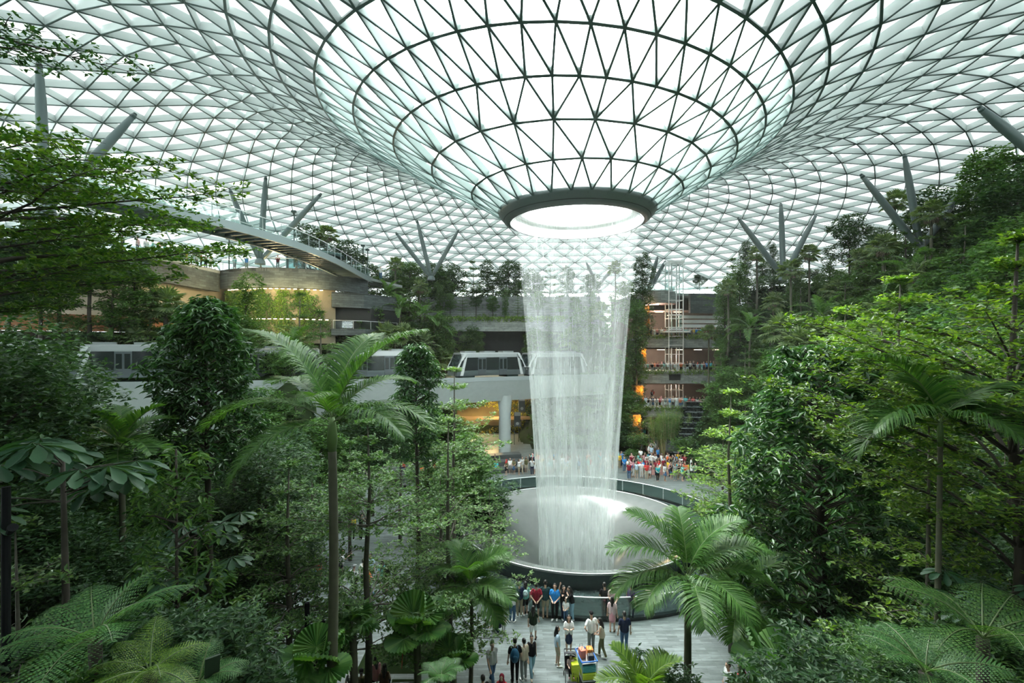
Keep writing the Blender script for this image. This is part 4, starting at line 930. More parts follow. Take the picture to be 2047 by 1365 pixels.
# ================================================================ guideway and trains
M['viaduct'] = plain('viaduct_concrete', (.36, .41, .40), .7, noise=.12, nscale=2)
GP = np.array([(-52, 26.5), (-43, 32), (-35.6, 37), (-27.2, 43.4), (-18.7, 49.6), (-11, 54), (-6.96, 56.4), (1.8, 61.6), (12, 67.5)])
gs = np.r_[0, np.cumsum(np.linalg.norm(np.diff(GP, axis=0), axis=1))]
def gp(s): return np.array([np.interp(s, gs, GP[:, 0]), np.interp(s, gs, GP[:, 1])])
GU = np.linspace(0, gs[-1], 60); GQ = np.array([gp(s) for s in GU]); GQ[1:-1] = (GQ[:-2] + GQ[1:-1] * 2 + GQ[2:]) / 4
GZ = np.interp(GQ[:, 0], [-52, -35.6, -18.7, -7, 12], [11.2, 10.75, 10.1, 9.75, 9.6])
t = thing('guideway', 'pale concrete railway viaduct carrying the two trains past the trees', 'viaduct')
gT = unit(np.gradient(GQ, axis=0)); gN = np.c_[-gT[:, 1], gT[:, 0]]
b = MB(); off = np.interp(GQ[:, 0], [-36, -20, -8], [5.2, 3.6, 2.2])[:, None]; wd = float(2.2)
P0 = GQ - gN * off; P1 = GQ + gN * 2.2
dep = np.interp(GQ[:, 0], [-52, -30, -8, 12], [4.2, 4.2, 2.9, 2.7]); k = len(GQ)
V = np.vstack([np.c_[P0, GZ - .3], np.c_[P1, GZ - .3], np.c_[P1 - gN * .9, GZ - dep * .9], np.c_[P0 + gN * np.minimum(.9, off * .4), GZ - dep]]); i = np.arange(k - 1)
b.add(V, [np.stack([i + a * k, i + 1 + a * k, i + 1 + c * k, i + c * k], -1) for a, c in ((0, 1), (1, 2), (2, 3), (3, 0))] + [np.array([[0, k, 2 * k, 3 * k], [k - 1, 4 * k - 1, 3 * k - 1, 2 * k - 1]])])
b.build('girder', [M['viaduct']], t)
b = MB(); b.ribbon(P0, .22, GZ - .35, GZ + .12); b.build('parapet', [plain('parapet_grey', (.24, .28, .28), .6)], t)
for s in (-.75, .75):
    b = MB(); b.ribbon(GQ + gN * s, .25, GZ - .3, GZ - .06); b.build('running_track', [M['flange']], t)
for s in (6, 17, 29, 39.5, 50, 60.5):
    p = gp(s); b = MB(); z = float(np.interp(p[0], GQ[:, 0], GZ)) - 2.2; b.lathe([(.75, 0), (.72, z * .7), (.95, z)], 20, c=(p[0] + .6, p[1] - .6, 0)); b.build('pier', [M['viaduct']], t, True)

TB = plain('train_body', (.10, .125, .13), .3, .2, .6); TW = plain('train_white', (.45, .48, .48), .35); TR = plain('train_roof', (.2, .225, .225), .4); TG = plain('train_glass', (.012, .016, .018), .06, 0, .9); TD = plain('train_door', (.06, .075, .08), .35)
def car():
    Lc, t = 9.3, thing('train_car', None, 'train', group='driverless train cars on the viaduct'); h = Lc / 2
    sec = [(-1.3, .35), (-1.4, .8), (-1.42, 1.9), (-1.34, 2.55), (-1.12, 2.9), (1.12, 2.9), (1.34, 2.55), (1.42, 1.9), (1.4, .8), (1.3, .35)]
    def slant(z): return h - max(0., (z - 1.25)) * .48
    b = MB(); V = [(sx * slant(z), y, z) for sx in (-1, 1) for y, z in sec]; n = len(sec); j = np.arange(n); j2 = (j + 1) % n
    b.add(V, [np.stack([j, j2, j2 + n, j + n], -1), j[::-1][None], (j + n)[None]]); b.build('body', [TB], t)
    b = MB(); rs = [(-1.36, 2.5), (-1.16, 2.93), (-.8, 3.06), (.8, 3.06), (1.16, 2.93), (1.36, 2.5), (1.1, 2.86), (-1.1, 2.86)]; n = len(rs); j = np.arange(n); j2 = (j + 1) % n
    b.add([(sx * (h - .62), y, z) for sx in (-1, 1) for y, z in rs], [np.stack([j, j2, j2 + n, j + n], -1), j[::-1][None], (j + n)[None]]); b.build('roof', [TR], t)
    for x in (-2.6, 0, 2.6):
        b = MB(); b.box((x, 0, 3.14), (1.5, 1.3, .2)); b.build('roof_unit', [TR], t)
    for s in (-1, 1):
        for x0, x1 in ((-3.75, -1.98), (-.86, .86), (1.98, 3.75)):
            b = MB(); b.beam((x0, s * 1.425, 1.75), (x1, s * 1.425, 1.75), .03, 1.5); b.build('side_window', [TG], t)
        for x in (-1.42, 1.42):
            d = MB(); d.beam((x - .52, s * 1.43, 1.45), (x + .52, s * 1.43, 1.45), .03, 2.05); do = d.build('door', [TD], t)
            for q in (-.27, .27):
                g = MB(); g.beam((x + q - .19, s * 1.452, 1.7), (x + q + .19, s * 1.452, 1.7), .02, 1.2); g.build('door_pane', [TG], do)
        for sx in (-1, 1):
            f = MB(); pts = [(slant(2.95) - .42, 2.95), (slant(2.95) - .05, 2.95), (slant(1.9) - .02, 1.9), (slant(1.3) + .02, 1.3), (slant(1.3) - .2, 1.25), (slant(2.0) - .24, 2.0)]
            Vv = [(sx * x, s * yy, z) for yy in (1.36, 1.5) for x, z in pts]; n = len(pts); j = np.arange(n); j2 = (j + 1) % n
            f.add(Vv, [np.stack([j, j2, j2 + n, j + n], -1), j[::-1][None], (j + n)[None]])
            for q in ([(h - .75, .4), (h - .38, .4), (slant(2.2) - .48, 2.3), (slant(2.6) - .62, 2.6)],): f.add([(sx * x, s * yy, z) for yy in (1.4, 1.49) for x, z in q], [np.array([(0, 1, 5, 4), (1, 2, 6, 5), (2, 3, 7, 6), (3, 0, 4, 7), (3, 2, 1, 0), (4, 5, 6, 7)])])
            f.build('end_frame', [TW], t)
            g = MB(); g.add([(sx * (slant(1.4) - .16), s * 1.515, 1.35), (sx * (h - .5), s * 1.515, 1.3), (sx * (slant(2.2) - .38), s * 1.515, 2.25), (sx * (slant(2.2) - .12), s * 1.515, 2.1)], np.array([(0, 1, 2, 3)])); g.build('corner_window', [TG], t)
    for sx in (-1, 1):
        g = MB(); g.add([(sx * (slant(1.45) + .03), -1.2, 1.45), (sx * (slant(1.45) + .03), 1.2, 1.45), (sx * (slant(2.78) + .03), 1.05, 2.78), (sx * (slant(2.78) + .03), -1.05, 2.78)], np.array([(0, 1, 2, 3)])); g.build('windscreen', [plain('windscreen', (.03, .045, .05), .04, .3, 1)], t)
        w_ = MB(); w_.box((sx * (h + .03), 0, 1.32), (.06, 2.7, .16)); w_.build('end_bar', [TW], t)
        n_ = MB(); n_.box((sx * (h + .02), 0, .95), (.03, .9, .14)); n_.build('number_strip', [TW], t)
        for s in (-1, 1):
            l = MB(); l.box((sx * (h + .04), s * 1.05, 1.02), (.04, .26, .12)); l.build('headlight', [TW], t)
    for x in (-3, 3):
        w_ = MB(); w_.box((x, 0, .25), (1.6, 2.1, .34)); w_.build('bogie', [M['flange']], t)
    return t
def place_car(o, s):
    p = gp(s); q = gp(s + 1) - gp(s - 1); o.location = (p[0], p[1], float(np.interp(p[0], GQ[:, 0], GZ)) - .06); o.rotation_euler = (0, 0, math.atan2(q[1], q[0]))
def s_at(px):   # distance along the track at which it is seen at px
    ss = np.linspace(0, gs[-1], 800); v = [abs(CX + F * gp(s)[0] / gp(s)[1] - px) for s in ss]; return ss[int(np.argmin(v))]
c0 = car(); e1 = s_at(829)
lab = ['end car of the first train, behind the feather palm crown', 'train car behind the dark glossy tree, roof half hidden', 'train car left of the dark glossy tree with lit roof edge', 'first train car at the left edge behind leaves']
place_car(c0, e1 - 4.7); tag(c0, lab[0], 'train')
for k in range(1, 4): place_car(tag(dup(c0, (0, 0, 0)), lab[k], 'train'), e1 - 4.7 - k * 9.75)
e2 = s_at(903)
place_car(tag(dup(c0, (0, 0, 0)), 'front car of the second train facing the first, nose fully in view', 'train'), e2 + 4.7)
place_car(tag(dup(c0, (0, 0, 0)), 'second car of the second train running in behind the waterfall', 'train'), e2 + 14.45)

# ================================================================ back wall, tunnel and hall below the viaduct
def wall(name, p, q, z0, z1, th, m):
    b = MB(); b.beam((p[0], p[1], (z0 + z1) / 2), (q[0], q[1], (z0 + z1) / 2), th, z1 - z0); return struct(b.build(name, [m]))
wall('wall_back_lower', (-15, 73), (14, 73), 15.8, 17.7, .8, M['wall_stone_light'])
wall('wall_back_upper', (-15, 76.5), (14, 76.5), 18.2, 21.4, .8, M['wall_stone_light'])
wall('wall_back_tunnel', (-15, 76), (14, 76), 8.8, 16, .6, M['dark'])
wall('wall_back_slab', (-15, 73.2), (14, 73.2), 8.4, 9.4, 1.6, M['concrete'])
b = MB(); b.prism([(-15, 72.8), (14, 72.8), (14, 77), (-15, 77)], 17.3, 17.7); struct(b.build('floor_back_planter', [M['soil']]))
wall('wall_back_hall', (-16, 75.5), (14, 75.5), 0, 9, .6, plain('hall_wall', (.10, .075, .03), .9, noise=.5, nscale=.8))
wall('wall_back_ledge', (-14, 73), (6, 73), 2.5, 2.8, 1.5, plain('hall_ledge', (.3, .2, .1), .7))
wall('wall_back_ledge_upper', (-14, 73.4), (6, 73.4), 5.4, 5.7, 1.2, plain('hall_ledge2', (.26, .2, .1), .7))
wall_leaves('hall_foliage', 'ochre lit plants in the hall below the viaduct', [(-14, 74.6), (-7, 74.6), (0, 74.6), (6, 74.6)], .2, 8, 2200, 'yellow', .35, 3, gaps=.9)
wall_leaves('hall_foliage', 'dark plants along the ledges of the hall below the viaduct', [(-14, 74), (-7, 74), (0, 74), (6, 74)], .2, 7, 1500, 'deep', .35, 8, gaps=.9)
wall_leaves('planter_foliage', 'low yellow-green planting along the pale terrace wall behind the viaduct', [(-14, 72.7), (0, 72.7), (8, 72.7)], 17.4, 18.1, 900, 'lime', .3, 4, gaps=-1)
for x, y, z, e in ((-9, 71, 4.5, 500), (-3, 71, 4.5, 500), (-6, 72.5, 1.8, 200)):
    l = bpy.data.lights.new('hall_light', 'POINT'); l.energy = e; l.color = (1, .72, .32); l.shadow_soft_size = .4; o = bpy.data.objects.new('hall_light', l); COL.objects.link(o); o.location = (x, y, z)
# two hanging banners
for px, py, Y, lb in ((1033, 838, 66, 'grey banner on a pole, the lower of the two beside the waterfall'), (1042, 808, 68, 'grey banner on a pole, the higher of the two beside the waterfall')):
    p = at(px, py, Y); t = thing('banner', lb, 'banner', (p.x, p.y, 0)); h = p.z
    b = MB(); b.tube([(-.35, 0, 0), (-.35, 0, h + 1.1)], .05, 8); b.build('pole', [M['flange']], t)
    b = MB(); b.box((.1, 0, h), (.85, .04, 2.0)); c = b.build('cloth', [plain('banner_cloth', (.10, .12, .125), .7)], t)
    b = MB(); b.box((.1, -.03, h + .72), (.8, .02, .5)); b.build('printed_top', [TW], c)
    b = MB(); b.sphere((.1, -.03, h - .6), (.22, .012, .22), n=16); b.build('printed_disc', [TW], c)

# ================================================================ balconies right of the waterfall
def balcony(name, x0, x1, Y, z1, z0, deep):
    wall('wall_' + name, (x0, Y), (x1, Y), z0, z1, .7, M['wall_stone_light'])
    b = MB(); b.box(((x0 + x1) / 2, Y + deep / 2, z1 - .45), (x1 - x0, deep, .3)); struct(b.build('floor_' + name, [M['concrete']]))
BA = dict(third=(21.2, 35.6, 78, 15.2, 13.3, 9), second=(19.6, 33.0, 73, 9.75, 7.9, 12), first=(16.6, 27.5, 67, 5.0, 3.7, 14))
for k, v in BA.items(): balcony(k + '_balcony', *v)
for k, v in BA.items():
    railing('balcony_railing', f'glass railing along the {k} balcony up, right of the waterfall', [(v[0], v[2] - .1), (v[1], v[2] - .1)], v[3], 1.05)
    wall_leaves('planter_foliage', f'strip of low plants on the {k} balcony edge right of the waterfall', [(v[0], v[2] - .3), (v[1], v[2] - .3)], v[3] - .35, v[3] + .25, 500, 'lime', .22, 7, gaps=-2)
wall('wall_balcony_rear', (18, 87.2), (40, 87.2), 0, 22, .5, plain('shop_wall', (.10, .085, .07), .8, noise=.4, nscale=.6))
wall('wall_top_panel', (29.2, 79), (37, 80.5), 19.0, 22.2, .6, M['wall_stone'])
for k in range(3): wall('trim_%d' % (k + 1), (27.8, 80.0), (37, 81.4), 16.7 + k * .75, 17.2 + k * .75, .3, M['white_panel'])
b = MB(); b.prism([(21, 79.5), (38, 81), (42, 92), (20, 92)], 22.0, 22.4); struct(b.build('floor_top_terrace', [M['concrete']]))
b = MB(); b.lathe([(3.1, 20.6), (3.1, 22.6), (2.8, 22.6), (2.8, 20.6), (3.1, 20.6)], 28, c=(24.2, 80.6, 0), a0=PI * .85, a1=PI * 2.15); struct(b.build('wall_round_balcony', [M['wall_stone_light']]))
b = MB(); b.lathe([(3.05, 20.55), (.02, 20.5)], 28, c=(24.2, 80.6, 0)); struct(b.build('ceiling_round_balcony', [plain('pink_soffit', (.30, .2, .18), .6)]))
railing('balcony_railing', 'glass railing round the curved balcony left of the white lift', [(24.2 + 2.95 * math.cos(a), 80.6 + 2.95 * math.sin(a)) for a in np.linspace(PI * .85, PI * 2.15, 16)], 22.6, 1.0)
railing('terrace_railing', 'glass railing of the top terrace right of the white lift', [(29, 79.2), (37, 80.6)], 22.4, 1.0)
for x, y, z, w_, lb in ((23.2, 79.6, 20.42, 2.2, 'pink-white strip light under the curved balcony'), ):
    b = MB(); b.box((0, 0, 0), (w_, .14, .06), rz=-.5); tag(b.build('strip_light', [emis('strip_glow', (1, .75, .72), 4)], loc=(x, y, z)), lb, 'light')
for k, (zc, Y0, Y1) in enumerate(((19.6, 81.5, 86.8), (13.0, 79.5, 86.8), (7.6, 74.5, 86.8))):
    b = MB(); b.box((29, (Y0 + Y1) / 2, zc + .05), (18, Y1 - Y0, .12)); struct(b.build('ceiling_floor_%d' % (3 - k), [plain('soffit_%d' % k, (.34, .24, .21), .7)]))
    for j in range(5):
        l = MB(); l.box((0, 0, 0), (1.3, .16, .05)); o = tag(l.build('strip_light', [LAMP], loc=(22.6 + j * 3.2, (Y0 + Y1) / 2, zc - .04)), None, 'light', 'strip lights inside the balconies'); row(o, 'warm strip light', 'inside the %s balcony floor' % ('fourth', 'third', 'second')[k])
for z, e in ((18.4, 300), (11.8, 300), (6.6, 300)):
    l = bpy.data.lights.new('shop_light', 'POINT'); l.energy = e; l.color = (1, .75, .6); l.shadow_soft_size = .5; o = bpy.data.objects.new('shop_light', l); COL.objects.link(o); o.location = (25, 82.5, z)
b = MB(); b.box((0, 0, 0), (1.7, .1, .9)); tag(b.build('wall_screen', [M['dark']], loc=(24.6, 72.58, 8.85)), 'black screen set in the pale band of the second balcony', 'screen')
# planted pillars: orange lamp light on green leaves, put into the ochre colour
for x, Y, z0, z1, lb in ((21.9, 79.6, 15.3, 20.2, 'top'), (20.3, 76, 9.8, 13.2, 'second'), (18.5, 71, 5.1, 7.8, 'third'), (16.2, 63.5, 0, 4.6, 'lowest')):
    t = thing('planted_pillar', f'orange-lit planted pillar at the left end of the balconies, {lb} from above', 'planted pillar', (x, Y, z0)); b = MB(); b.box((0, 0, (z1 - z0) / 2), (1.0, 2.4, z1 - z0)); b.build('core', [plain('pillar_core', (.3, .16, .04), .9)], t)
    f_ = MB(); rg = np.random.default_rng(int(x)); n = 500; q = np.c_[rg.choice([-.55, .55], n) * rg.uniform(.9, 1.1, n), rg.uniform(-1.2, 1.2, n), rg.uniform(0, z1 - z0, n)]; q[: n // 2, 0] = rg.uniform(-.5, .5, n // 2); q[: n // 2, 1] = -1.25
    rosettes(f_, q, rg, 3, .22, .11, tilt=-.3, jit=.8); f_.build('foliage', [leafmat('leaf_ochre_lamplight', [(.3, .14, .02), (.5, .26, .04), (.62, .4, .08)])], t)
    l = bpy.data.lights.new('pillar_light', 'POINT'); l.energy = 60; l.color = (1, .65, .25); l.shadow_soft_size = .2; o = bpy.data.objects.new('pillar_light', l); COL.objects.link(o); o.location = (x + .3, Y - 2.0, z1 - .5)
# the glass lift
def lift():
    t = thing('glass_lift', 'white steel lift tower with glass sides right of the waterfall', 'lift', (26.4, 78.2, 0)); LW = plain('lift_white', (.88, .9, .9), .4)
    for x in (-1.15, 1.15):
        for y in (-.9, .9):
            b = MB(); b.box((x, y, 15.6), (.13, .13, 23)); b.build('post', [LW], t)
    for z in np.arange(5, 27.2, 1.45):
        b = MB()
        for y in (-.9, .9): b.box((0, y, z), (2.3, .08, .09))
        for x in (-1.15, 1.15): b.box((x, 0, z), (.08, 1.8, .09))
        b.build('ring_beam', [LW], t)
    for x in (-1.13, 1.13): g = MB(); g.box((x, 0, 15.6), (.02, 1.6, 22)); g.build('glass_side', [M['rail_glass']], t)
    for x in (-.35, .45): b = MB(); b.box((x, .2, 15.6), (.16, .16, 23)); b.build('guide_rail', [LW], t)
    b = MB(); b.box((0, 0, 27.2), (2.7, 2.2, .3)); b.build('cap', [LW], t)
    c = MB(); c.box((0, -.1, 16.3), (1.9, 1.5, .16)); c.box((0, -.1, 18.6), (1.9, 1.5, .16)); k = c.build('cabin', [LW], t); g = MB(); g.box((0, -.8, 17.4), (1.8, .03, 2.1)); g.build('cabin_glass', [M['rail_glass']], k)
    b = MB(); b.box((0, -.4, 15.9), (4.0, 2.6, .28)); b.build('canopy', [LW], t)
lift()
# red walkway, cascade, planters, seating steps
b = MB(); P = np.array([(14.2, 50.2), (15.3, 58), (16.4, 66), (17.5, 76)]); Q = P + np.array([(3.4, 0), (3.0, .3), (2.8, .3), (2.6, 0)])
b.add(np.vstack([np.c_[P, np.full(4, .012)], np.c_[Q, np.full(4, .012)]]), np.array([(0, 4, 5, 1), (1, 5, 6, 2), (2, 6, 7, 3)])); struct(b.build('floor_red_walkway', [plain('red_carpet', (.24, .12, .105), .85, noise=.2)]))
t = thing('cascade', 'stepped black stone cascade beside the bamboo right of the red walkway', 'cascade', (0, 0, 0)); rg = np.random.default_rng(3)
for k in range(11):
    u = k / 10; x = 19.6 + u * 5.2; y = 55.5 + u * 8.5; z = .5 + u * 5.6; b = MB(); b.box((x + rg.uniform(-.5, .5), y, z / 2), (3.6 - u * .6, 1.2, z), rz=-.15); s_ = b.build('step', [M['black_stone']], t)
    w_ = MB(); w_.box((x, y - .1, z + .012), (2.4, .8, .02), rz=-.15); w_.build('water_sheet', [plain('cascade_water', (.22, .27, .27), .1, 0, .8)], s_)
t = thing('stone_planter', 'grey stone planter box below the bamboo', 'planter', (20.6, 57.6, 0)); b = MB(); b.box((0, 0, 1.05), (3.4, 2.2, 2.1)); b.build('box', [M['wall_stone']], t); b = MB(); b.box((0, 0, 2.12), (3.1, 1.9, .06)); b.build('soil', [M['soil']], t)
for k in range(3):
    r0 = 17.2 + k * 1.3; b = MB(); a0, a1 = PI * .5 + .18, PI * .5 + .95
    b.lathe([(r0, .004), (r0, .45 * (k + 1)), (r0 + 1.3, .45 * (k + 1)), (r0 + 1.3, .004)], 40, c=(0, 0, 0), a0=a0, a1=a1); o = b.build('seating_step', [plain('seat_stone_%d' % k, (.05, .06, .06), .5)], loc=(AX, AY, 0)); tag(o, ('lowest', 'middle', 'top')[k] + ' curved dark stone seating step behind the basin', 'seating step')
# ================================================================ plants near the camera, each with its own shape
def near(build, px, Y, ptop, H, rz=0., label='', cat='tree', **kw):
    """build a plant H tall and stand it so that its top is seen at ptop"""
    x = (px - CX) / F * Y; z = EYE + (HY - ptop) / F * Y - H; st = 'near_%d' % len(PROTO)
    build(st, H=H, **kw); o = put(st, (x, Y, z), rz, 1., label, cat)
    g = ground0(x, Y)
    if z > g + .05: MOUNDS.append((x, Y, z + .04))
    return o
upl = lambda t: .42 + .75 * math.sin(PI * min(1, t * 1.05)) - .5 * t ** 2.2
up = lambda t: .75 + .5 * math.sin(PI * min(1, t * 1.25)) - .85 * t ** 2.2
near(tiered, -70, 8.6, 215, 13.2, label='large spreading tree with fine leaves filling the upper left edge', seed=31, Rr=4.0, h0=9.6, nlev=10, leaf='near', ln=.125, nb=7, dens=1.35, tr=.16, sub=9, prof=upl, bark=BARK)
near(tiered, -300, 6.5, -150, 13.5, rz=2., label='tree whose single leafy branch dips in at the top left corner', seed=32, Rr=2.75, h0=12.3, nlev=4, leaf='dark', ln=.10, nb=7, dens=.9, tr=.12, sub=7, bark=BARK)
near(conical, 412, 15.5, 598, 13.5, label='dense dark glossy tree in front of the first train', seed=33, Rr=1.6, h0=7.9, nclu=1150, leaf='dark', ln=.25, tr=.14, shape=lambda t: (.45 + 1.1 * t ** .5 * (1 - t) ** .42) * (1 if t < .96 else .6) * (1.05 - .45 * t))
near(conical, 352, 9.5, 898, 8.6, label='slim tree with bright lime shoot tips on thin grey branches', seed=34, Rr=1.35, h0=1.4, nclu=330, leaf='mid', ln=.19, tr=.06, tipleaf='lime', shape=lambda t: .28 + .8 * (1 - t) ** .8, nl=8)
near(conical, 1640, 14.5, 692, 12.6, label='tall dark glossy tree right of the basin', seed=35, Rr=2.55, h0=4.0, nclu=1700, leaf='dark', ln=.27, tr=.16, shape=lambda t: .35 + 1.25 * t ** .45 * (1 - t) ** .55 - .12 * t, lumps=9)
near(conical, 832, 21, 690, 12.6, label='narrow dark tree beside the nose of the second train', seed=36, Rr=1.1, h0=7.5, nclu=560, leaf='dark', ln=.24, shape=lambda t: .6 + .9 * t ** .5 * (1 - t) ** .5 - .3 * t)
near(tiered, 735, 17, 842, 10.4, label='fine-leaved tiered tree with forked trunk left of the basin', seed=37, Rr=3.3, h0=2.7, nlev=12, gap=(4.5, 6.4), leaf='soft', ln=.145, nb=7, dens=1.6, tr=.15, sub=8, prof=up)
near(tiered, 896, 19.5, 838, 10.5, rz=.6, label='pale tiered tree reaching across the left rim of the basin', seed=38, Rr=3.4, h0=1.9, nlev=8, leaf='pale', ln=.145, nb=6, dens=1.4, tr=.14, sub=7)
near(tiered, 578, 15.5, 925, 9.2, rz=.3, label='fine-leaved tree with slim pale trunk left of the feather palm', seed=39, Rr=2.5, h0=2.9, nlev=8, leaf='soft', ln=.13, nb=7, dens=1.6, tr=.13, sub=7)
near(tiered, 908, 25, 738, 12.1, rz=1., label='open tiered tree in front of the viaduct pier', seed=40, Rr=2.7, h0=7.0, nlev=6, leaf='pale', ln=.19, nb=6, dens=.95, tr=.13, sub=6)
near(tiered, 1462, 21, 782, 11.6, rz=.4, label='bright lime tiered tree at the right of the basin', seed=41, Rr=3.1, h0=3.4, nlev=9, leaf='lime', ln=.18, nb=6, dens=1.0, tr=.13, sub=7)
near(tiered, 1568, 25, 745, 12.6, rz=.9, label='lime tiered tree behind the tall dark glossy tree', seed=52, Rr=3.0, h0=5.4, nlev=8, leaf='lime', ln=.19, nb=6, dens=1.0, tr=.13, sub=6)
near(tiered, 1857, 10.5, 842, 10.0, rz=.2, label='lime tiered tree with a straight slim trunk at the right', seed=42, Rr=2.3, h0=2.0, nlev=9, leaf='lime', ln=.14, nb=6, dens=.95, tr=.10, sub=7, bark=BARKG)
near(tiered, 2035, 9.3, 478, 12.4, rz=.5, label='large yellow-green tree filling the right edge', seed=43, Rr=3.5, h0=6.2, nlev=12, leaf='nearlime', ln=.125, nb=7, dens=1.5, rise=.38, tr=.17, sub=8, prof=up, bark=BARK)
near(tiered, 30, 7.2, 1045, 6.4, rz=.8, label='low pale tree with flat leaf tiers at the lower left edge', seed=44, Rr=1.9, h0=2.6, nlev=5, leaf='pale', ln=.10, nb=6, dens=.8, tr=.07, sub=7)
near(tiered, 1690, 24, 620, 13.5, rz=.2, label='broad lime tree between the fan palms and the dark glossy tree', seed=53, Rr=3.9, h0=6.0, nlev=9, rise=.3, leaf='lime', ln=.22, nb=7, dens=1.0, tr=.15, sub=7)
near(tiered, 1800, 17, 560, 13.3, rz=1.2, label='broad yellow-green tree above the arching palm at the right', seed=54, Rr=3.4, h0=6.2, nlev=9, rise=.35, leaf='nearlime', ln=.18, nb=7, dens=1.0, tr=.15, sub=7)
# feather palms
PL = dict(nl=82, lw=.034, ll=.95, droop=.34)
near(palm, 650, 12, 902, 9.4, label='tall feather palm with arching fronds left of the waterfall', cat='palm', seed=45, Ln=3.35, tr=.125, shaft=.85, name='feather_palm', specs=[
 (PI * .96, 0, 1.0), (1.35, 0, .98), (.1, 0, 1.0), (PI * 1.02, 2, 1.0), (-.15, 2, .86), (-.62, 2, .82), (-1.5, 1, .62), (PI * .86, 1, .8), (-2.5, 3, .8), (2.2, 1, .8), (.7, 1, .8)], **{**PL, 'lw': .042})
near(palm, 1368, 13, 1225, 5.2, label='feather palm with an upright spear leaf in front of the basin', cat='palm', seed=46, Ln=2.45, tr=.11, shaft=1.05, name='feather_palm', specs=[
 (PI * 1.0, 1, 1.0), (PI * 1.06, 2, .95), (.15, 0, .9), (.0, 1, 1.0), (-.2, 2, 1.0), (-1.2, 2, .9), (-1.8, 2, .95), (PI * .9, 0, .95), (1.5, 0, .85), (-2.5, 2, .9), (.5, 1, .9), (-.7, 3, .9)], **PL)
near(palm, 1478, 14.5, 1250, 4.4, label='feather palm with paler fronds just right of the spear-leaved one', cat='palm', seed=47, Ln=2.2, tr=.1, shaft=.6, name='feather_palm', specs=[
 (.05, 0, 1.), (.3, 1, .95), (PI, 0, 1.), (PI * 1.1, 1, .9), (-.3, 2, 1.), (1.2, 0, .9), (-1.5, 2, .9), (-2.2, 2, .9), (2.2, 0, .9)], **PL)
near(palm, 1868, 8.9, 890, 6.4, label='feather palm with a sunlit arching frond at the right', cat='palm', seed=48, Ln=1.75, tr=.05, shaft=.5, name='feather_palm', specs=[
 (PI * .97, 0, 1.0), (.1, 1, 1.), (PI * 1.05, 2, .95), (-.2, 2, 1.), (-1.4, 2, .75), (1.5, 0, .7), (PI * .9, 3, .9)], **PL)
near(palm, 938, 18, 1195, 4.6, label='small dark feather palm under the pale tiered tree', cat='palm', seed=49, Ln=1.9, tr=.08, shaft=.5, name='feather_palm', nf=11, **PL)
near(palm, 1700, 15.5, 1200, 4.4, label='small feather palm behind the trunk of the tall dark tree', cat='palm', seed=50, Ln=2.0, tr=.08, shaft=.4, name='feather_palm', nf=10, **PL)
near(palm, 1285, 10.6, 1402, 1.2, label='low yellow-green feather palm at the bottom beside the luggage trolley', cat='palm', seed=51, Ln=1.25, tr=.06, shaft=.15, name='feather_palm', nf=11, nl=44, lw=.035, ll=.4, droop=.1, leaf='lime')
near(palm, 232, 12.5, 912, 6.5, label='short palm with yellow-green fronds below the white viaduct', cat='palm', seed=55, Ln=1.5, tr=.08, shaft=.3, name='feather_palm', nf=11, nl=40, lw=.05, ll=.45, droop=.1)
near(palm, 85, 14, 850, 7.5, label='strap-leaved palm at the left edge below the viaduct', cat='palm', seed=56, Ln=1.5, tr=.08, shaft=.3, name='feather_palm', nf=12, nl=36, lw=.06, ll=.5, droop=.15)
# broad fan leaves, ferns, hand-shaped leaves
FL = dict(each=True, dead=False, nseg=26, arc=5.2, split=.93, leaf='palm', name='broad_fan_palm')
near(fanpalm, 832, 15.5, 1262, 4.0, label='broad round-leaved fan palm with a red flower beside the bench', cat='palm', seed=57, rad=.72, pet=.62, nf=9, lo=.0, **FL)
near(fanpalm, 640, 12.2, 1335, 3.5, label='broad round-leaved fan palm at the foot of the tall feather palm', cat='palm', seed=58, rad=.62, pet=.5, nf=8, lo=.1, **FL)
near(fanpalm, 705, 15, 1258, 4.2, label='bright fan palm just right of the tall palm trunk', cat='palm', seed=59, rad=.5, pet=.5, nf=9, lo=.1, **{**FL, 'split': .7, 'nseg': 18})
near(fanpalm, 1548, 10.2, 1352, 3.0, label='broad fan palm at the bottom right of the feather palms', cat='palm', seed=60, rad=.6, pet=.5, nf=8, lo=.1, **FL)
near(fanpalm, 905, 16, 1330, 2.7, label='dark fan palm between the slim trunks beside the paving', cat='palm', seed=61, rad=.55, pet=.55, nf=8, lo=.2, **FL)
f_ = MB(); f_.tube([(0, 0, 0), (.03, 0, .5)], [.008, .006], 5); f_.sphere((.03, 0, .56), (.035, .035, .1)); o_ = at(803, 1303, 14.6); tag(f_.build('red_flower', [plain('flower_red', (.6, .02, .03), .5)], loc=(o_.x, o_.y, o_.z - .5)), 'single red flower spike among the broad fan leaves', 'flower')
near(treefern, 190, 6.6, 1285, 2.2, label='tree fern with wide lacy fronds at the lower left', cat='fern', seed=62, Ln=1.25, nf=9, npin=15)
near(treefern, 300, 6.2, 1345, 1.2, label='small yellowish fern right of the lacy tree fern', cat='fern', seed=63, Ln=.8, nf=9, leaf='lime')
near(treefern, 1965, 7.0, 1275, 2.0, rz=1., label='dark fern with long fronds in the lower right corner', cat='fern', seed=64, Ln=1.4, nf=10, npin=16, leaf='mid')
near(treefern, 1850, 6.6, 1345, 1.4, label='fern at the bottom edge below the slim lime tree', cat='fern', seed=65, Ln=1.0, nf=9, leaf='fern')
near(treefern, 880, 13.5, 1355, 3.6, label='low pale fern at the bottom edge beside the paving', cat='fern', seed=66, Ln=.8, nf=9)
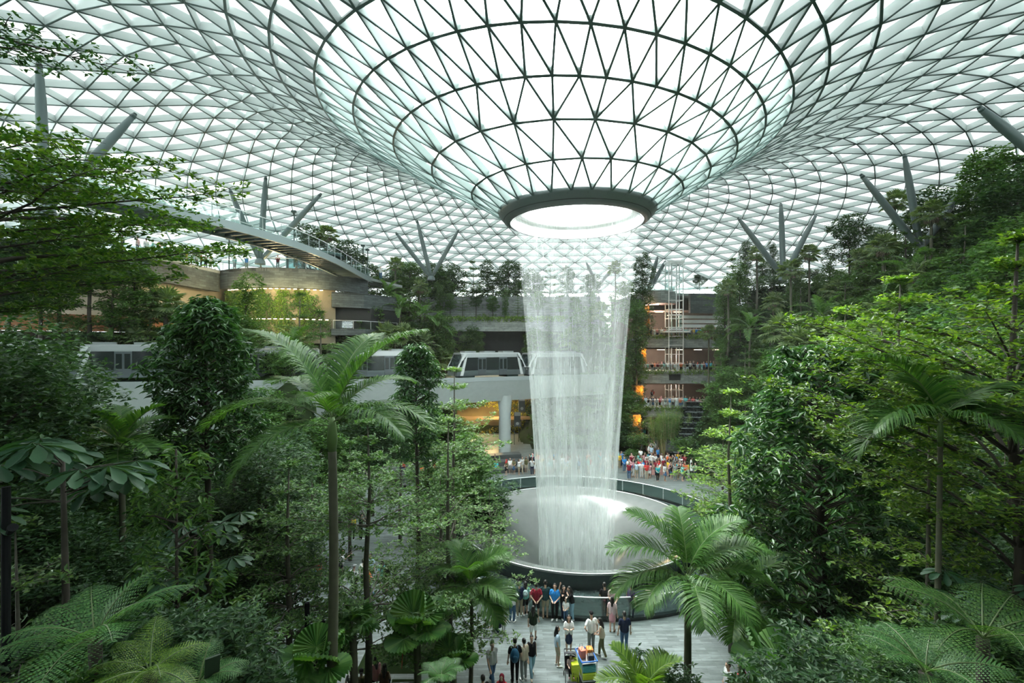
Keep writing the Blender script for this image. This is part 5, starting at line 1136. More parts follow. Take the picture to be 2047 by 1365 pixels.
near(treefern, 395, 6.4, 1372, .8, label='green fern at the bottom edge beside the tilted sign panel', cat='fern', seed=67, Ln=.7, nf=9)
near(umbrella_tree, 125, 7.4, 915, 4.2, label='umbrella tree with big hand-shaped blue-green leaves', seed=68, nst=17, ln=.52, rad=.95)
near(umbrella_tree, 390, 10.5, 1075, 4.5, label='umbrella tree behind the lime-tipped slim tree', seed=69, nst=14, ln=.42, rad=1.0)
near(umbrella_tree, 1990, 8.5, 1190, 3.6, label='umbrella tree in the dark thicket at the right edge', seed=70, nst=14, ln=.36, rad=.9)

# ---- trees of the middle distance, left and right of the plaza
zone('in the middle thicket left of the plaza', [
 ('b_fine', 15, 13, 640), ('b_finem', 75, 14.5, 735), ('b_fine', -40, 11, 590), ('b_finem', 40, 12, 800), ('b_finem', 300, 19, 830), ('b_fine', 520, 18, 850), ('t_mid', 470, 23, 800),
 ('t_mid', 545, 24, 935), ('t_mid2', 480, 20, 905), ('b_finem', 250, 18, 905), ('b_fine', 170, 16, 900), ('t_mid2', 622, 29, 905), ('t_mid', 700, 30, 880), ('b_dark', 560, 31, 850), ('b_mid', 640, 36, 830),
 ('b_dark', 745, 38, 800), ('t_mid', 800, 33, 850), ('b_col', 858, 30, 800), ('b_fine', 300, 21, 890), ('b_fine', 270, 12, 1060), ('b_fine', 120, 11, 1060), ('b_fine', 20, 10, 940),
 ('s_fine', 60, 7, 1250), ('b_mid', 520, 40, 770), ('t_mid', 590, 42, 780), ('b_mid', 680, 44, 790), ('t_mid2', 470, 36, 780),
 ('s_finem', 100, 6.2, 1330), ('s_fine', 420, 7, 1310), ('b_fine', 380, 17, 960), ('t_mid', 880, 27, 920), ('t_mid2', 980, 30, 960), ('s_mid', 950, 37, 905), ('s_light', 905, 38, 900), ('b_mid', 930, 34, 860)])
zone('in the thicket right of the basin', [
 ('t_mid', 1490, 30, 800), ('t_mid2', 1540, 27, 840), ('b_mid', 1600, 32, 740), ('t_mid', 1725, 27, 765), ('b_finem', 1765, 21, 850), ('t_mid2', 1835, 21, 720), ('b_fine', 1905, 19, 800), ('b_fine', 1985, 16, 740), ('t_mid', 1445, 35, 850), ('b_fine', 2060, 13, 860),
 ('b_finem', 1735, 19, 950), ('b_fine', 1840, 16, 1000), ('b_fine', 1950, 14, 980), ('t_mid2', 1520, 19, 990), ('b_mid', 1450, 24, 985), ('b_fine', 1760, 14, 1100), ('b_fine', 1900, 12, 1120), ('s_fine', 1800, 11, 1230), ('s_finem', 1720, 12, 1270), ('s_fine', 2020, 8, 1240), ('s_finem', 1900, 8, 1290), ('s_fine', 1790, 8.6, 1320),
 ('s_finem', 1690, 9.5, 1345), ('b_finem', 1560, 22, 880), ('b_dark', 1680, 24, 820), ('b_mid', 1640, 36, 690), ('t_mid', 1800, 27, 660), ('b_dark', 1960, 24, 600), ('b_fine', 2020, 20, 620), ('b_mid', 1880, 27, 640), ('s_fine', 1990, 10, 1150), ('s_finem', 1700, 8, 1380), ('b_finem', 1690, 20, 1000), ('b_fine', 2050, 11, 1050)])
zone('round the foot of the bamboo right of the red walkway', [('bamboo', 1335, 59, 812), ('bamboo', 1362, 61, 818), ('bamboo', 1316, 61, 822), ('s_light', 1368, 57.5, 898), ('s_mid', 1275, 60, 860), ('s_mid', 1262, 57, 895), ('s_dark', 1268, 63, 830)])
# ---- low planting wherever open soil would show
def undergrowth():
    rng = np.random.default_rng(77); taken = []; n = 0
    for _ in range(9000):
        px = rng.uniform(-40, 2090); Y = 7 + 75 * rng.random() ** 1.6; x = (px - CX) / F * Y; g = ground(x, Y)
        if g < .35 or g > 21.5 or math.hypot(x - AX, Y - AY) > 57: continue
        py = HY - F * (g + 1 - EYE) / Y
        if not (420 < py < 1400): continue
        r = 1.1 if Y < 15 else 1.6 if Y < 22 else 2.1 if Y < 45 else 2.9
        if any((x - a) ** 2 + (Y - b) ** 2 < r * r for a, b in taken): continue
        if np.min(np.hypot(GQ[:, 0] - x, GQ[:, 1] - Y)) < 4.2 or (Y > 71.5 and -15 < x < 14) or (x > 12 and Y > 55 and x < 26): continue
        if x < -15 and Y > 44 and Y < 70: continue
        if Y < 25 and 400 < px < 980: continue
        lim = np.interp(px, [0, 330, 560, 600, 800, 830, 1290, 1330, 1600, 1700, 2047], [1040, 1060, 1100, 1290, 1300, 1420, 1420, 1270, 1200, 1080, 1030])
        if Y < 27 and HY - F * (g + (1.6 if Y < 15 else 2.8) - EYE) / Y < lim: continue
        taken.append((x, Y)); n += 1
        st = rng.choice(['s_mid', 's_dark', 's_light', 'fern_far', 's_mid', 'fan_low'], p=[.26, .24, .2, .12, .12, .06]) if Y > 15 else rng.choice(['s_fine', 's_finem']); s = rng.uniform(.8, 1.25)
        if st == 'fan_low': s *= .55
        side = 'left' if px < 940 else 'right'
        where = f'among low planting {"close below the camera" if Y < 14 else "beside the plaza" if Y < 26 else "on the middle bank" if Y < 44 else "on the far bank"} at {side}'
        put(st, (x, Y, g - .08), rng.uniform(0, 6.28), s, None, 'palm' if st == 'fan_low' else 'fern' if st == 'fern_far' else 'shrub', what=WHAT[st], where=where)
    print('undergrowth', n)
undergrowth()
terrain()
ground_cover()
POST = plain('post_black', (.008, .009, .01), .7, spec=.15)
# ---- odds and ends among the plants
p = at(424, 1340, 6.4); t = thing('sign_panel', 'tilted dark green metal sign panel among ferns at the lower left', 'sign', (p.x, p.y, p.z - .5)); b = MB(); b.box((0, 0, .5), (.17, .03, .42), rot=Euler((.2, 0, .7)).to_matrix()); b.build('board', [plain('sign_green', (.03, .05, .03), .6, spec=.2)], t); b = MB(); b.tube([(0, 0, -.4), (0, 0, .35)], .015, 6); b.build('post', [M['flange']], t)
for px, Y, y0, y1, lb in ((614, 14.5, 1205, 1420, 'black lamp post left of the tall feather palm trunk'), (645, 15.5, 1240, 1430, 'short black lamp post behind the tall feather palm trunk'), (884, 17.5, 1270, 1430, 'black lamp post between the slim trunks beside the paving')):
    p = at(px, y1, Y); h = (y1 - y0) / F * Y; t = thing('lamp_post', lb, 'lamp post', (p.x, p.y, max(0, p.z))); b = MB(); b.tube([(0, 0, 0), (0, 0, p.z + h - max(0, p.z))], .07, 10); b.build('pole', [POST], t); b = MB(); b.box((.22, -.05, (h + p.z - max(0, p.z)) * .45), (.36, .16, .12), rot=Euler((0, -.5, 0)).to_matrix()); b.build('floodlight', [POST], t)
p = at(12, 1060, 6.6); t = thing('lamp_post', 'black lamp post with two small spotlights at the left edge', 'lamp post', (p.x, p.y, p.z - 4.6)); b = MB(); b.tube([(0, 0, 0), (0, 0, 5.2)], .05, 10); b.build('pole', [POST], t)
b = MB(); b.tube([(0, 0, 4.55), (.1, -.05, 4.6)], .02, 6); b.tube([(.08, -.04, 4.57), (.2, -.1, 4.68)], [.035, .06], 10); b.build('spotlight', [POST], t)
# ================================================================ people
SKIN = objcolor('skin', .55, .4); CLOTH = objcolor('cloth', .85, .2); HAIR = plain('hair', (.012, .010, .009), .45); SHOE = objcolor('shoe', .6)
def rcone(b, p, q, r0, r1, n=10):
    """a rounded, tapering limb piece"""
    p, q = np.array(p, float), np.array(q, float); d = q - p; l = np.linalg.norm(d); d = d / max(l, 1e-6)
    P = [p - d * r0 * .96, p - d * r0 * .7, p, p + d * l * .5, q, q + d * r1 * .7, q + d * r1 * .96]; rr = [r0 * .28, r0 * .71, r0, (r0 + r1) / 2, r1, r1 * .71, r1 * .28]
    b.tube(P, rr, n)
def fused(b, voxel, name, mats, smooth=4, split=None):
    """one continuous surface grown over all the pieces collected in b"""
    o = bpy.data.objects.new('tmp', b.mesh('tmp', mats)); COL.objects.link(o)
    m = o.modifiers.new('r', 'REMESH'); m.mode = 'VOXEL'; m.voxel_size = voxel; m.use_smooth_shade = True
    s = o.modifiers.new('s', 'SMOOTH'); s.factor = .5; s.iterations = smooth
    dg = bpy.context.evaluated_depsgraph_get(); me = bpy.data.meshes.new_from_object(o.evaluated_get(dg)); me.name = name
    old = o.data; bpy.data.objects.remove(o); bpy.data.meshes.remove(old); me.materials.clear()
    for x in mats: me.materials.append(x)
    if split:
        c = np.zeros(len(me.polygons) * 3); me.polygons.foreach_get('center', c); me.polygons.foreach_set('material_index', split(c.reshape(-1, 3)).astype(np.int32))
    return me

def pose(kind='stand', arms='down', child=False, lean=0., legs=None, h=1.68, turn=0., fem=False):
    """where the joints are, metres; the figure faces +y"""
    J = {}; sit = kind == 'sit'; crouch = kind == 'crouch'
    hz = .50 if sit else .34 if crouch else .93
    J['pelvis'] = np.array((0, -.02, hz)); ln = math.radians(lean + (28 if crouch else 6 if sit else 0))
    up_ = np.array((0, math.sin(ln), math.cos(ln))); fw = np.array((0, math.cos(ln), -math.sin(ln)))
    J['chest'] = J['pelvis'] + up_ * .36; J['neck'] = J['pelvis'] + up_ * .53; J['head'] = J['neck'] + up_ * .15 + fw * .02
    sw = .165 if fem else .19
    st = {'stand': ((.02, .0), (-.02, .0)), 'walk': ((.22, .10), (-.20, -.02)), 'step': ((.12, .02), (-.14, -.02))}.get(kind, ((0, 0), (0, 0)))
    for i, s in enumerate((1, -1)):
        hip = J['pelvis'] + np.array((s * .09, 0, -.03)); J['hip', s] = hip
        if sit: kn = hip + np.array((s * .05, .42, .03)); an = kn + np.array((0, .03, -.42))
        elif crouch: kn = hip + np.array((s * .10, .34, .13)); an = kn + np.array((0, -.22, -.36))
        else:
            dy = st[i][0]; an = np.array((s * (.09 if kind != 'walk' else .06), dy * 1.25 - .02, .085 + max(0, -dy) * .25)); kn = (hip + an) / 2 + np.array((s * .01, .035 + abs(dy) * .15, 0))
        J['knee', s], J['ankle', s] = kn, an; J['toe', s] = an + np.array((s * .025, .155, -.045 if not (kind == 'walk' and i == 1) else -.07))
        sh = J['neck'] + np.array((s * sw, -.01, 0)) - up_ * .07; J['shoulder', s] = sh
        A = arms if isinstance(arms, str) else arms[i]
        E = {'down': ((.06, -.03, -.27), (.02, .06, -.25)), 'swing': ((.05, .12 * s, -.26), (.0, .12 + .08 * s, -.22)), 'behind': ((.08, -.10, -.25), (-.16 - 0, -.08, -.16)), 'phone': ((.05, .06, -.26), (-.10, .20, .10)),
             'akimbo': ((.17, -.10, -.22), (-.11, .12, -.16)), 'photo': ((.06, .22, -.12), (-.08, .22, .16)), 'raise': ((.12, .06, .25), (-.02, .08, .25)), 'clasp': ((.05, .05, -.27), (-.13, .17, -.10)), 'lap': ((.05, .08, -.26), (-.07, .22, -.02)),
             'point': ((.27, .05, .03), (.24, .06, .08)), 'push': ((.05, .12, -.25), (-.03, .25, -.02)), 'hug': ((.02, .22, -.12), (-.16, .14, .04))}[A]
        f = np.array((s, 1, 1.)); J['elbow', s] = sh + np.array(E[0]) * f; J['wrist', s] = J['elbow', s] + np.array(E[1]) * f
    return J
PP = {}
def person_meshes(key, detail, fem=False, top='tee', bottom='trousers', hair='short', skirt=False, **pk):
    """the body, clothes and hair of one pose; near figures get hands with five fingers and a face"""
    k = (key, detail)
    if k in PP: return PP[k]
    J = pose(fem=fem, **pk); v = .0095 if detail == 2 else .02; n = 10 if detail == 2 else 7; B = MB()
    up_ = unit(J['neck'] - J['pelvis']); fw = np.array((0, up_[2], -up_[1]))
    hd = J['head']; w = .9 if fem else 1.
    for s in (1, -1):
        rcone(B, J['pelvis'] + (s * .06, 0, 0), J['chest'] + np.array((s * .075 * w, 0, 0)), .105, .105 * w, n); rcone(B, J['chest'] + np.array((s * .07, 0, 0)), J['shoulder', s] * .8 + J['neck'] * .2, .086 * w, .044, n)
        rcone(B, J['hip', s], J['knee', s], .088, .058, n); rcone(B, J['knee', s], J['ankle', s], .056, .036, n); rcone(B, J['ankle', s] + (0, -.02, -.03), J['toe', s], .038, .030, n)
        rcone(B, J['shoulder', s] - up_ * .01, J['elbow', s], .046 * w, .037 * w, n); rcone(B, J['elbow', s], J['wrist', s], .038 * w, .026, n)
        d = unit(J['wrist', s] - J['elbow', s]); sd = unit(np.cross(d, (0, 0, 1.) if abs(d[2]) < .9 else (0, 1., 0))); pal = J['wrist', s] + d * .085
        if detail == 2:
            for q in (-.026, -.009, .009, .026): rcone(B, J['wrist', s] + d * .015 + sd * q * .6, pal + sd * q, .017, .014, 7)
            nn = np.cross(d, sd)
            for q, L_ in ((-.031, .055), (-.011, .072), (.010, .078), (.030, .068)):
                p0 = pal + sd * q; p1 = p0 + d * L_ * .55 + nn * .008; rcone(B, p0, p1, .0105, .0095, 6); rcone(B, p1, p1 + d * L_ * .4 + nn * .02, .0095, .0085, 6)
            t0 = J['wrist', s] + d * .035 + sd * .026; t1 = t0 + sd * .03 + d * .03; rcone(B, t0, t1, .013, .011, 6); rcone(B, t1, t1 + d * .032 + sd * .004, .011, .009, 6)
        else: rcone(B, J['wrist', s], pal, .03, .026, n)
    rcone(B, J['neck'] - up_ * .05, hd - up_ * .03, .053 * w, .05 * w, n)
    hs = 1.0
    B.sphere(hd + up_ * .035, (.076, .094, .105), n=14, k=10); B.sphere(hd + fw * .03 - up_ * .045, (.055, .06, .06), n=12, k=8)
    if detail == 2:
        rcone(B, hd + fw * .092 + up_ * .035, hd + fw * .108 + up_ * .0, .010, .015, 8)
        for s in (1, -1): B.sphere(hd + np.array((s * .078, -.0, 0)) + up_ * .02, (.012, .024, .034), n=8, k=6)
    def face(c):
        r = np.zeros(len(c)); q = c - hd; u_ = q @ up_; f_ = q @ fw
        if detail == 2:
            for s in (1, -1): r[(np.abs(q[:, 0] - s * .032) < .013) & (np.abs(u_ - .03) < .007) & (f_ > .06)] = 1
            r[(np.abs(q[:, 0]) < .026) & (np.abs(u_ + .040) < .008) & (f_ > .06)] = 2
        return r
    body = fused(B, v, 'body', [SKIN, HAIR, plain('lips', (.35, .12, .1), .5) if 'lips' not in bpy.data.materials else bpy.data.materials['lips']], 3, face)
    # clothes
    T = MB(); g = .014
    sl = {'tee': .62, 'long': 1.9, 'vest': .0}[top]
    for s in (1, -1):
        rcone(T, J['pelvis'] + np.array((s * .062, 0, .0)) + up_ * .02, J['chest'] + np.array((s * .078 * w, 0, 0)), .120 + g, .106 * w + g, n); rcone(T, J['chest'] + np.array((s * .072, 0, 0)), J['shoulder', s] * .8 + J['neck'] * .2, .094 * w + g, .046 + g, n)
        if sl > 0:
            q = min(1, sl); rcone(T, J['shoulder', s] - up_ * .012, J['shoulder', s] * (1 - q) + J['elbow', s] * q, .046 * w + g, .046 * w + g, n)
        if sl > 1: rcone(T, J['elbow', s], J['elbow', s] * .12 + J['wrist', s] * .88, .042 + g, .032 + g, n)
    shirt = fused(T, max(v, .012), 'shirt', [CLOTH], 3)
    P = MB()
    if bottom == 'dress' or bottom == 'skirt':
        rcone(P, J['pelvis'] + up_ * .06, J['pelvis'] - (0, 0, .08), .125, .15, 12); e = (J['knee', 1] + J['knee', -1]) / 2; rcone(P, J['pelvis'] - (0, 0, .05), e + (0, 0, .12), .15, .175, 12)
    else:
        for s in (1, -1):
            rcone(P, J['pelvis'] + np.array((s * .058, 0, .04)), J['hip', s], .112, .108, n)
            if bottom == 'shorts': rcone(P, J['hip', s], J['hip', s] * .18 + J['knee', s] * .82, .10, .082, n)
            else: rcone(P, J['hip', s], J['knee', s], .098, .070, n); rcone(P, J['knee', s], J['ankle', s] + (0, 0, .02), .070, .055, n)
    pants = fused(P, max(v, .012), 'trousers' if bottom == 'trousers' else bottom, [CLOTH], 3)
    H = MB()
    if hair == 'cap':
        H.sphere(hd + up_ * .065 - fw * .004, (.088, .104, .088), n=14, k=8); H.box(hd + fw * .12 + up_ * .075, (.14, .10, .018))
    elif hair == 'scarf':
        H.sphere(hd + up_ * .035 - fw * .02, (.098, .105, .125), n=14, k=8); rcone(H, hd - up_ * .05 - fw * .03, J['chest'] + up_ * .1, .09, .16, n)
    else:
        H.sphere(hd + up_ * .062 - fw * .018, (.084, .098, .094), n=14, k=8); H.sphere(hd + up_ * .01 - fw * .05, (.078, .06, .09), n=12, k=8)
        if hair == 'long':
            rcone(H, hd - fw * .055, J['neck'] - fw * .085 - up_ * .02, .075, .07, n); rcone(H, J['neck'] - fw * .085, J['chest'] - fw * .105 + up_ * .04, .07, .05, n)
            for s in (1, -1): rcone(H, hd + np.array((s * .07, 0, 0)) - fw * .02, J['neck'] + np.array((s * .085, 0, 0)) - up_ * .08, .03, .03, n)
        elif hair == 'bun': H.sphere(hd + up_ * .10 - fw * .09, .045, n=10, k=7)
    hairm = fused(H, max(v, .011), 'hair' if hair not in ('cap', 'scarf') else hair, [CLOTH if hair in ('cap', 'scarf') else HAIR], 2)
    if hair not in ('cap', 'scarf'):   # clear the face
        import bmesh
        bm = bmesh.new(); bm.from_mesh(hairm); kill = []
        for vtx in bm.verts:
            q = np.array(vtx.co) - hd
            if q @ fw > .03 and q @ up_ < .09 and abs(q[0]) < .085: kill.append(vtx)
        bmesh.ops.delete(bm, geom=kill, context='VERTS'); bm.to_mesh(hairm); bm.free()
    S = MB()
    for s in (1, -1): rcone(S, J['ankle', s] + (0, -.03, -.045), J['toe', s] + (0, 0, -.002), .046, .04, n)
    shoes = {}
    for s in (1, -1):
        S = MB(); rcone(S, J['ankle', s] + (0, -.03, -.045), J['toe', s] + (0, 0, -.002), .046, .04, n); shoes[s] = fused(S, max(v, .012), 'shoe', [SHOE], 1)
    PP[k] = dict(body=body, shirt=shirt, pants=pants, hair=hairm, shoes=shoes, J=J, names=('shirt', 'trousers' if bottom == 'trousers' else bottom, 'hair' if hair not in ('cap', 'scarf') else hair)); return PP[k]
SK = [(.52, .34, .25), (.58, .39, .29), (.45, .28, .20), (.62, .43, .33)]
C = dict(white=(.78, .8, .8), black=(.012, .012, .014), navy=(.012, .02, .05), maroon=(.22, .015, .03), teal=(.015, .045, .05), blue=(.03, .24, .62), jeans=(.06, .13, .24), lightjeans=(.25, .42, .52), khaki=(.33, .29, .2), beige=(.48, .42, .32), grey=(.2, .22, .22), lightgrey=(.5, .52, .52),
         lightblue=(.45, .6, .72), olive=(.13, .13, .06), darkgreen=(.02, .035, .02), pink=(.6, .3, .34), palepink=(.62, .47, .47), red=(.55, .03, .03), orange=(.7, .17, .06), yellow=(.75, .5, .03), purple=(.05, .03, .09), aqua=(.2, .55, .5), brown=(.14, .07, .04), cyan=(.05, .45, .5))
PI2 = 2 * PI
def person(key, loc, face, h, shirt, pants, label, detail=2, skin=0, cap=None, shoe='white', group='people on the plaza', shoes=True, **kw):
    """FACE: the way the figure looks, degrees, 0 = away from the camera, 180 = towards it"""
    m = person_meshes(key, detail, **kw); t = thing('person', label, 'person', loc, math.radians(face), group); s = h / 1.70; t.scale = (s, s, s)
    def part(nm, me, c):
        o = link(nm, me, t)
        if c is not None: o.color = (*c, 1)
        return o
    part('body', m['body'], SK[skin % 4]); part(m['names'][0], m['shirt'], C[shirt]); part(m['names'][1], m['pants'], C[pants])
    part(m['names'][2], m['hair'], C[cap] if cap else None)
    if shoes:
        for q in (1, -1): part('shoe', m['shoes'][q], C[shoe])
    return t
def floor_at(px, py):
    """the point of the plaza floor seen at (px, py)"""
    Y = F * EYE / (py - HY); return (px - CX) / F * Y, Y, 0.
SEEN = []
def man(px, py, key, face, h, shirt, pants, label, **kw):
    x, y, z = floor_at(px, py); SEEN.append((x, y)); return person(key, (x, y, z), face, h, shirt, pants, label, **kw)
# ---- the people at the near railing and on the paving
man(1072, 1237, 'm_behind', 0, 1.75, 'maroon', 'black', 'man in maroon polo shirt, hands clasped behind his back at the railing', arms='behind', bottom='shorts')
man(1090, 1235, 'm_lean', -8, 1.78, 'teal', 'khaki', 'man in dark teal shirt and khaki shorts leaning on the railing', arms='clasp', bottom='shorts', lean=8, shoe='brown')
man(1109, 1239, 'm_clasp', 165, 1.72, 'blue', 'black', 'man in bright blue polo shirt with his back to the railing', arms='clasp')
man(1127, 1238, 'f_hug', 200, 1.6, 'black', 'navy', 'woman in black top brushing her hair back at the railing', arms=('raise', 'hug'), fem=True, hair='long', top='vest')
man(1131, 1243, 'kid', 150, 1.12, 'white', 'jeans', 'child in white T-shirt held between two women at the railing', arms='clasp', detail=2, shoe='black')
man(1143, 1239, 'f_lean', 100, 1.62, 'black', 'lightjeans', 'woman in black top and pale jeans bending over the child', arms='hug', fem=True, hair='long', top='long', lean=12)
man(1066, 1284, 'f_walk', -12, 1.62, 'darkgreen', 'white', 'long-haired woman in dark green top and white shorts walking away', kind='walk', arms='swing', fem=True, hair='long', bottom='shorts', shoe='black')
man(1115, 1331, 'f_side', -85, 1.62, 'lightblue', 'beige', 'woman in pale blue top and beige shorts standing beside the stroller', arms='down', fem=True, hair='long', bottom='shorts')
man(1137, 1306, 'f_phone', 180, 1.62, 'white', 'navy', 'long-haired woman in white top looking at her phone behind the stroller', arms='phone', fem=True, hair='long', bottom='skirt')
man(1182, 1304, 'm_akimbo', 18, 1.76, 'white', 'grey', 'man in white T-shirt, black cap and grey trousers, hand on hip', arms=('down', 'akimbo'), hair='cap', cap='black', shoe='brown')
man(1203, 1313, 'f_olive', 70, 1.62, 'beige', 'olive', 'long-haired woman in olive trousers beside the man in the black cap', arms='clasp', fem=True, hair='long', lean=8, top='vest', kind='step')
man(1224, 1262, 'f_dress', -20, 1.6, 'palepink', 'pink', 'woman in pale pink dress with a red bag over the paving', arms='down', fem=True, hair='long', bottom='dress', shoe='brown')
man(1248, 1303, 'm_navy', 5, 1.74, 'navy', 'jeans', 'man in dark navy T-shirt seen from behind near the palm fronds', arms='down')
man(1209, 1237, 'm_rail', 5, 1.72, 'black', 'black', 'man in black T-shirt at the railing behind a drooping palm frond', arms='clasp', lean=6)
man(1226, 1238, 'm_rail2', 175, 1.74, 'palepink', 'black', 'man in pale pink shirt looking down at the railing', arms='clasp', lean=10)
man(1262, 1236, 'm_down', -60, 1.72, 'purple', 'navy', 'man in dark purple shirt standing sideways at the railing', arms='down')
man(984, 1372, 'm_walk', -150, 1.72, 'lightgrey', 'jeans', 'man in pale grey T-shirt and jeans striding across the paving', kind='walk', arms='swing')
man(1029, 1364, 'm_pack', 10, 1.74, 'black', 'black', 'person in dark clothes carrying a large blue backpack', arms='down', shoe='black')
man(1047, 1359, 'f_card', 30, 1.63, 'beige', 'grey', 'woman in beige cardigan beside the blue backpack', arms='clasp', fem=True, hair='bun', top='long')
man(1063, 1351, 'f_walk2', 190, 1.6, 'black', 'lightjeans', 'woman in black vest and tight blue jeans walking towards the camera', kind='walk', arms='swing', fem=True, hair='bun', top='vest', shoe='beige')
man(996, 1262, 'f_crouch', 120, 1.62, 'navy', 'navy', 'person in navy bending down to a small child by the tiered tree', kind='crouch', arms='push', hair='long', fem=True)
man(1007, 1264, 'kid', -150, 1.0, 'lightgrey', 'lightgrey', 'small child in grey being helped by the person in navy', arms='clasp')
man(1024, 1243, 'f_lean', -30, 1.6, 'lightgrey', 'jeans', 'woman in blue jeans leaning over near the tiered tree', arms='hug', fem=True, hair='long', top='long', lean=12)
man(1050, 1229, 'f_side', 15, 1.62, 'aqua', 'black', 'dark-haired woman in pale patterned top with a small backpack at the railing', arms='down', fem=True, hair='long')
man(1038, 1232, 'm_down', 10, 1.7, 'navy', 'khaki', 'person in navy half hidden by leaves at the railing', arms='down')
man(1302, 1234, 'f_lean', 0, 1.62, 'beige', 'olive', 'person in beige at the railing behind the upright palm spear', arms='hug', fem=True, hair='long', top='long', lean=12)
man(1003, 1440, 'f_scarf', 170, 1.6, 'red', 'black', 'person in a dark red headscarf at the bottom edge', arms='clasp', fem=True, hair='scarf', cap='maroon', bottom='skirt')
man(965, 1442, 'm_down', 30, 1.62, 'black', 'black', 'dark-haired person at the bottom edge near the striding man', arms='down')
# backpack, phone
def near_back(px, py, dy, z, dims, col, name, label, cat):
    x, y, _ = floor_at(px, py); b = MB(); b.sphere((0, 0, 0), [d / 2 for d in dims], n=14, k=10); m = fused(b, .02, name, [plain(name + '_cloth', C[col] if isinstance(col, str) else col, .7)], 2)
    t = thing(name, label, cat, (x, y + dy, z)); link('pack', m, t); p = MB(); p.sphere((0, -dims[1] * .42, -dims[2] * .12), (dims[0] * .32, .06, dims[2] * .26), n=12, k=8); p.build('pocket', [plain(name + '_pocket', tuple(c * .7 for c in (C[col] if isinstance(col, str) else col)), .7)], t, True)
    for s in (1, -1): q = MB(); q.tube([(s * dims[0] * .3, dims[1] * .3, dims[2] * .35), (s * dims[0] * .34, dims[1] * .85, dims[2] * .42), (s * dims[0] * .36, dims[1] * 1.0, 0)], .018, 6); q.build('strap', [bpy.data.materials[name + '_pocket']], t, True)
near_back(1029, 1364, -.24, 1.22, (.36, .26, .58), (.015, .1, .2), 'backpack', 'large dark blue backpack on the person in dark clothes', 'backpack')
near_back(1050, 1229, -.22, 1.18, (.26, .18, .36), (.35, .5, .5), 'small_backpack', 'small pale patterned backpack on the woman at the railing', 'backpack')
# ---- people on the plaza left, seen between the trunks
LP = [(637, 1178, 'f_scarf', 150, 1.6, 'red', 'black', 'person in red headscarf seen between the trunks at left', dict(fem=True, hair='scarf', cap='red', arms='clasp', bottom='skirt')),
 (626, 1188, 'm_down', 90, 1.6, 'jeans', 'navy', 'person in blue denim beside the red headscarf', dict(arms='down')),
 (675, 1178, 'm_pack', 20, 1.72, 'black', 'black', 'man in black with a backpack right of the tall palm trunk', dict(arms='down')),
 (684, 1160, 'm_photo', -75, 1.74, 'lightgrey', 'grey', 'man in grey T-shirt holding up a phone to take a picture', dict(arms='photo')),
 (708, 1192, 'm_cap', -20, 1.66, 'white', 'black', 'person in black and white patterned shirt and grey cap', dict(arms='clasp', hair='cap', cap='grey')),
 (727, 1181, 'm_down', -30, 1.72, 'white', 'navy', 'man in long white shirt standing beside the forked trunk', dict(arms='down')),
 (738, 1196, 'm_sit2', -60, 1.7, 'orange', 'black', 'man in orange shirt beside the forked trunk', dict(arms='clasp')),
 (740, 1168, 'm_down', 160, 1.7, 'lightblue', 'grey', 'man in pale blue shirt behind the man in white', dict(arms='down')),
 (764, 1180, 'f_side', 20, 1.62, 'aqua', 'white', 'woman in aqua top right of the forked trunk', dict(arms='down', fem=True, hair='long', bottom='shorts')),
 (774, 1182, 'f_walk', 30, 1.62, 'black', 'beige', 'woman in black top right of the forked trunk', dict(arms='swing', fem=True, hair='long', kind='walk', bottom='shorts')),
 (662, 1185, 'f_dress', 60, 1.6, 'orange', 'red', 'woman in orange dress just right of the tall palm trunk', dict(arms='down', fem=True, hair='long', bottom='dress')),
 (704, 1080, 'm_down', 10, 1.72, 'yellow', 'black', 'man in yellow shirt far behind the trunks at left', dict(arms='down')),
 (722, 1078, 'm_photo', -60, 1.72, 'black', 'black', 'man in black taking a picture far behind the trunks at left', dict(arms='photo')),
 (738, 1245, 'm_lean', 10, 1.72, 'jeans', 'navy', 'person in blue denim shirt bending behind the leaves of the forked tree', dict(arms='clasp', lean=8, bottom='shorts'))]
for px, py, key, fc, h, sh, pa, lb, kw in LP: man(px, py, key, fc, h, sh, pa, lb, **kw)
def seated(px, py, fc, sh, pa, lb, key='m_sit', seat=.45, **kw):
    x, y, _ = floor_at(px, py); person(key, (x, y, 0), fc, 1.7, sh, pa, lb, kind='sit', **kw)
bx, by, _ = floor_at(765, 1400)
t = thing('bench', 'dark stone bench with metal arm rests below the round-leaved palms', 'bench', (bx, by, 0), .1)
b = MB(); b.box((0, 0, .42), (3.4, .55, .08)); b.build('seat', [M['black_stone']], t)
for x in (-1.4, 0, 1.4):
    b = MB(); b.box((x, 0, .19), (.14, .45, .38)); b.build('leg', [M['grey_panel']], t)
    b = MB(); b.tube([(x + .3, -.2, .46), (x + .3, -.2, .66), (x + .3, .2, .66), (x + .3, .2, .46)], .02, 6); b.build('arm_rest', [M['steel']], t)
seated(705, 1402, 160, 'lightgrey', 'grey', 'grey-haired man in pale shirt seated on the bench', arms='lap', hair='short')
seated(722, 1404, 200, 'olive', 'khaki', 'person in sage green shirt and dark cap seated on the bench', key='m_sitcap', arms='lap', hair='cap', cap='black')
seated(768, 1398, 10, 'brown', 'navy', 'long-haired woman with bare shoulders seated on the bench, back turned', key='f_sit', arms='lap', fem=True, hair='long', top='vest')
seated(752, 1380, 30, 'pink', 'black', 'person in striped pink top seated behind the tree trunk by the bench', key='f_sit', arms='lap', fem=True, hair='long', top='vest')
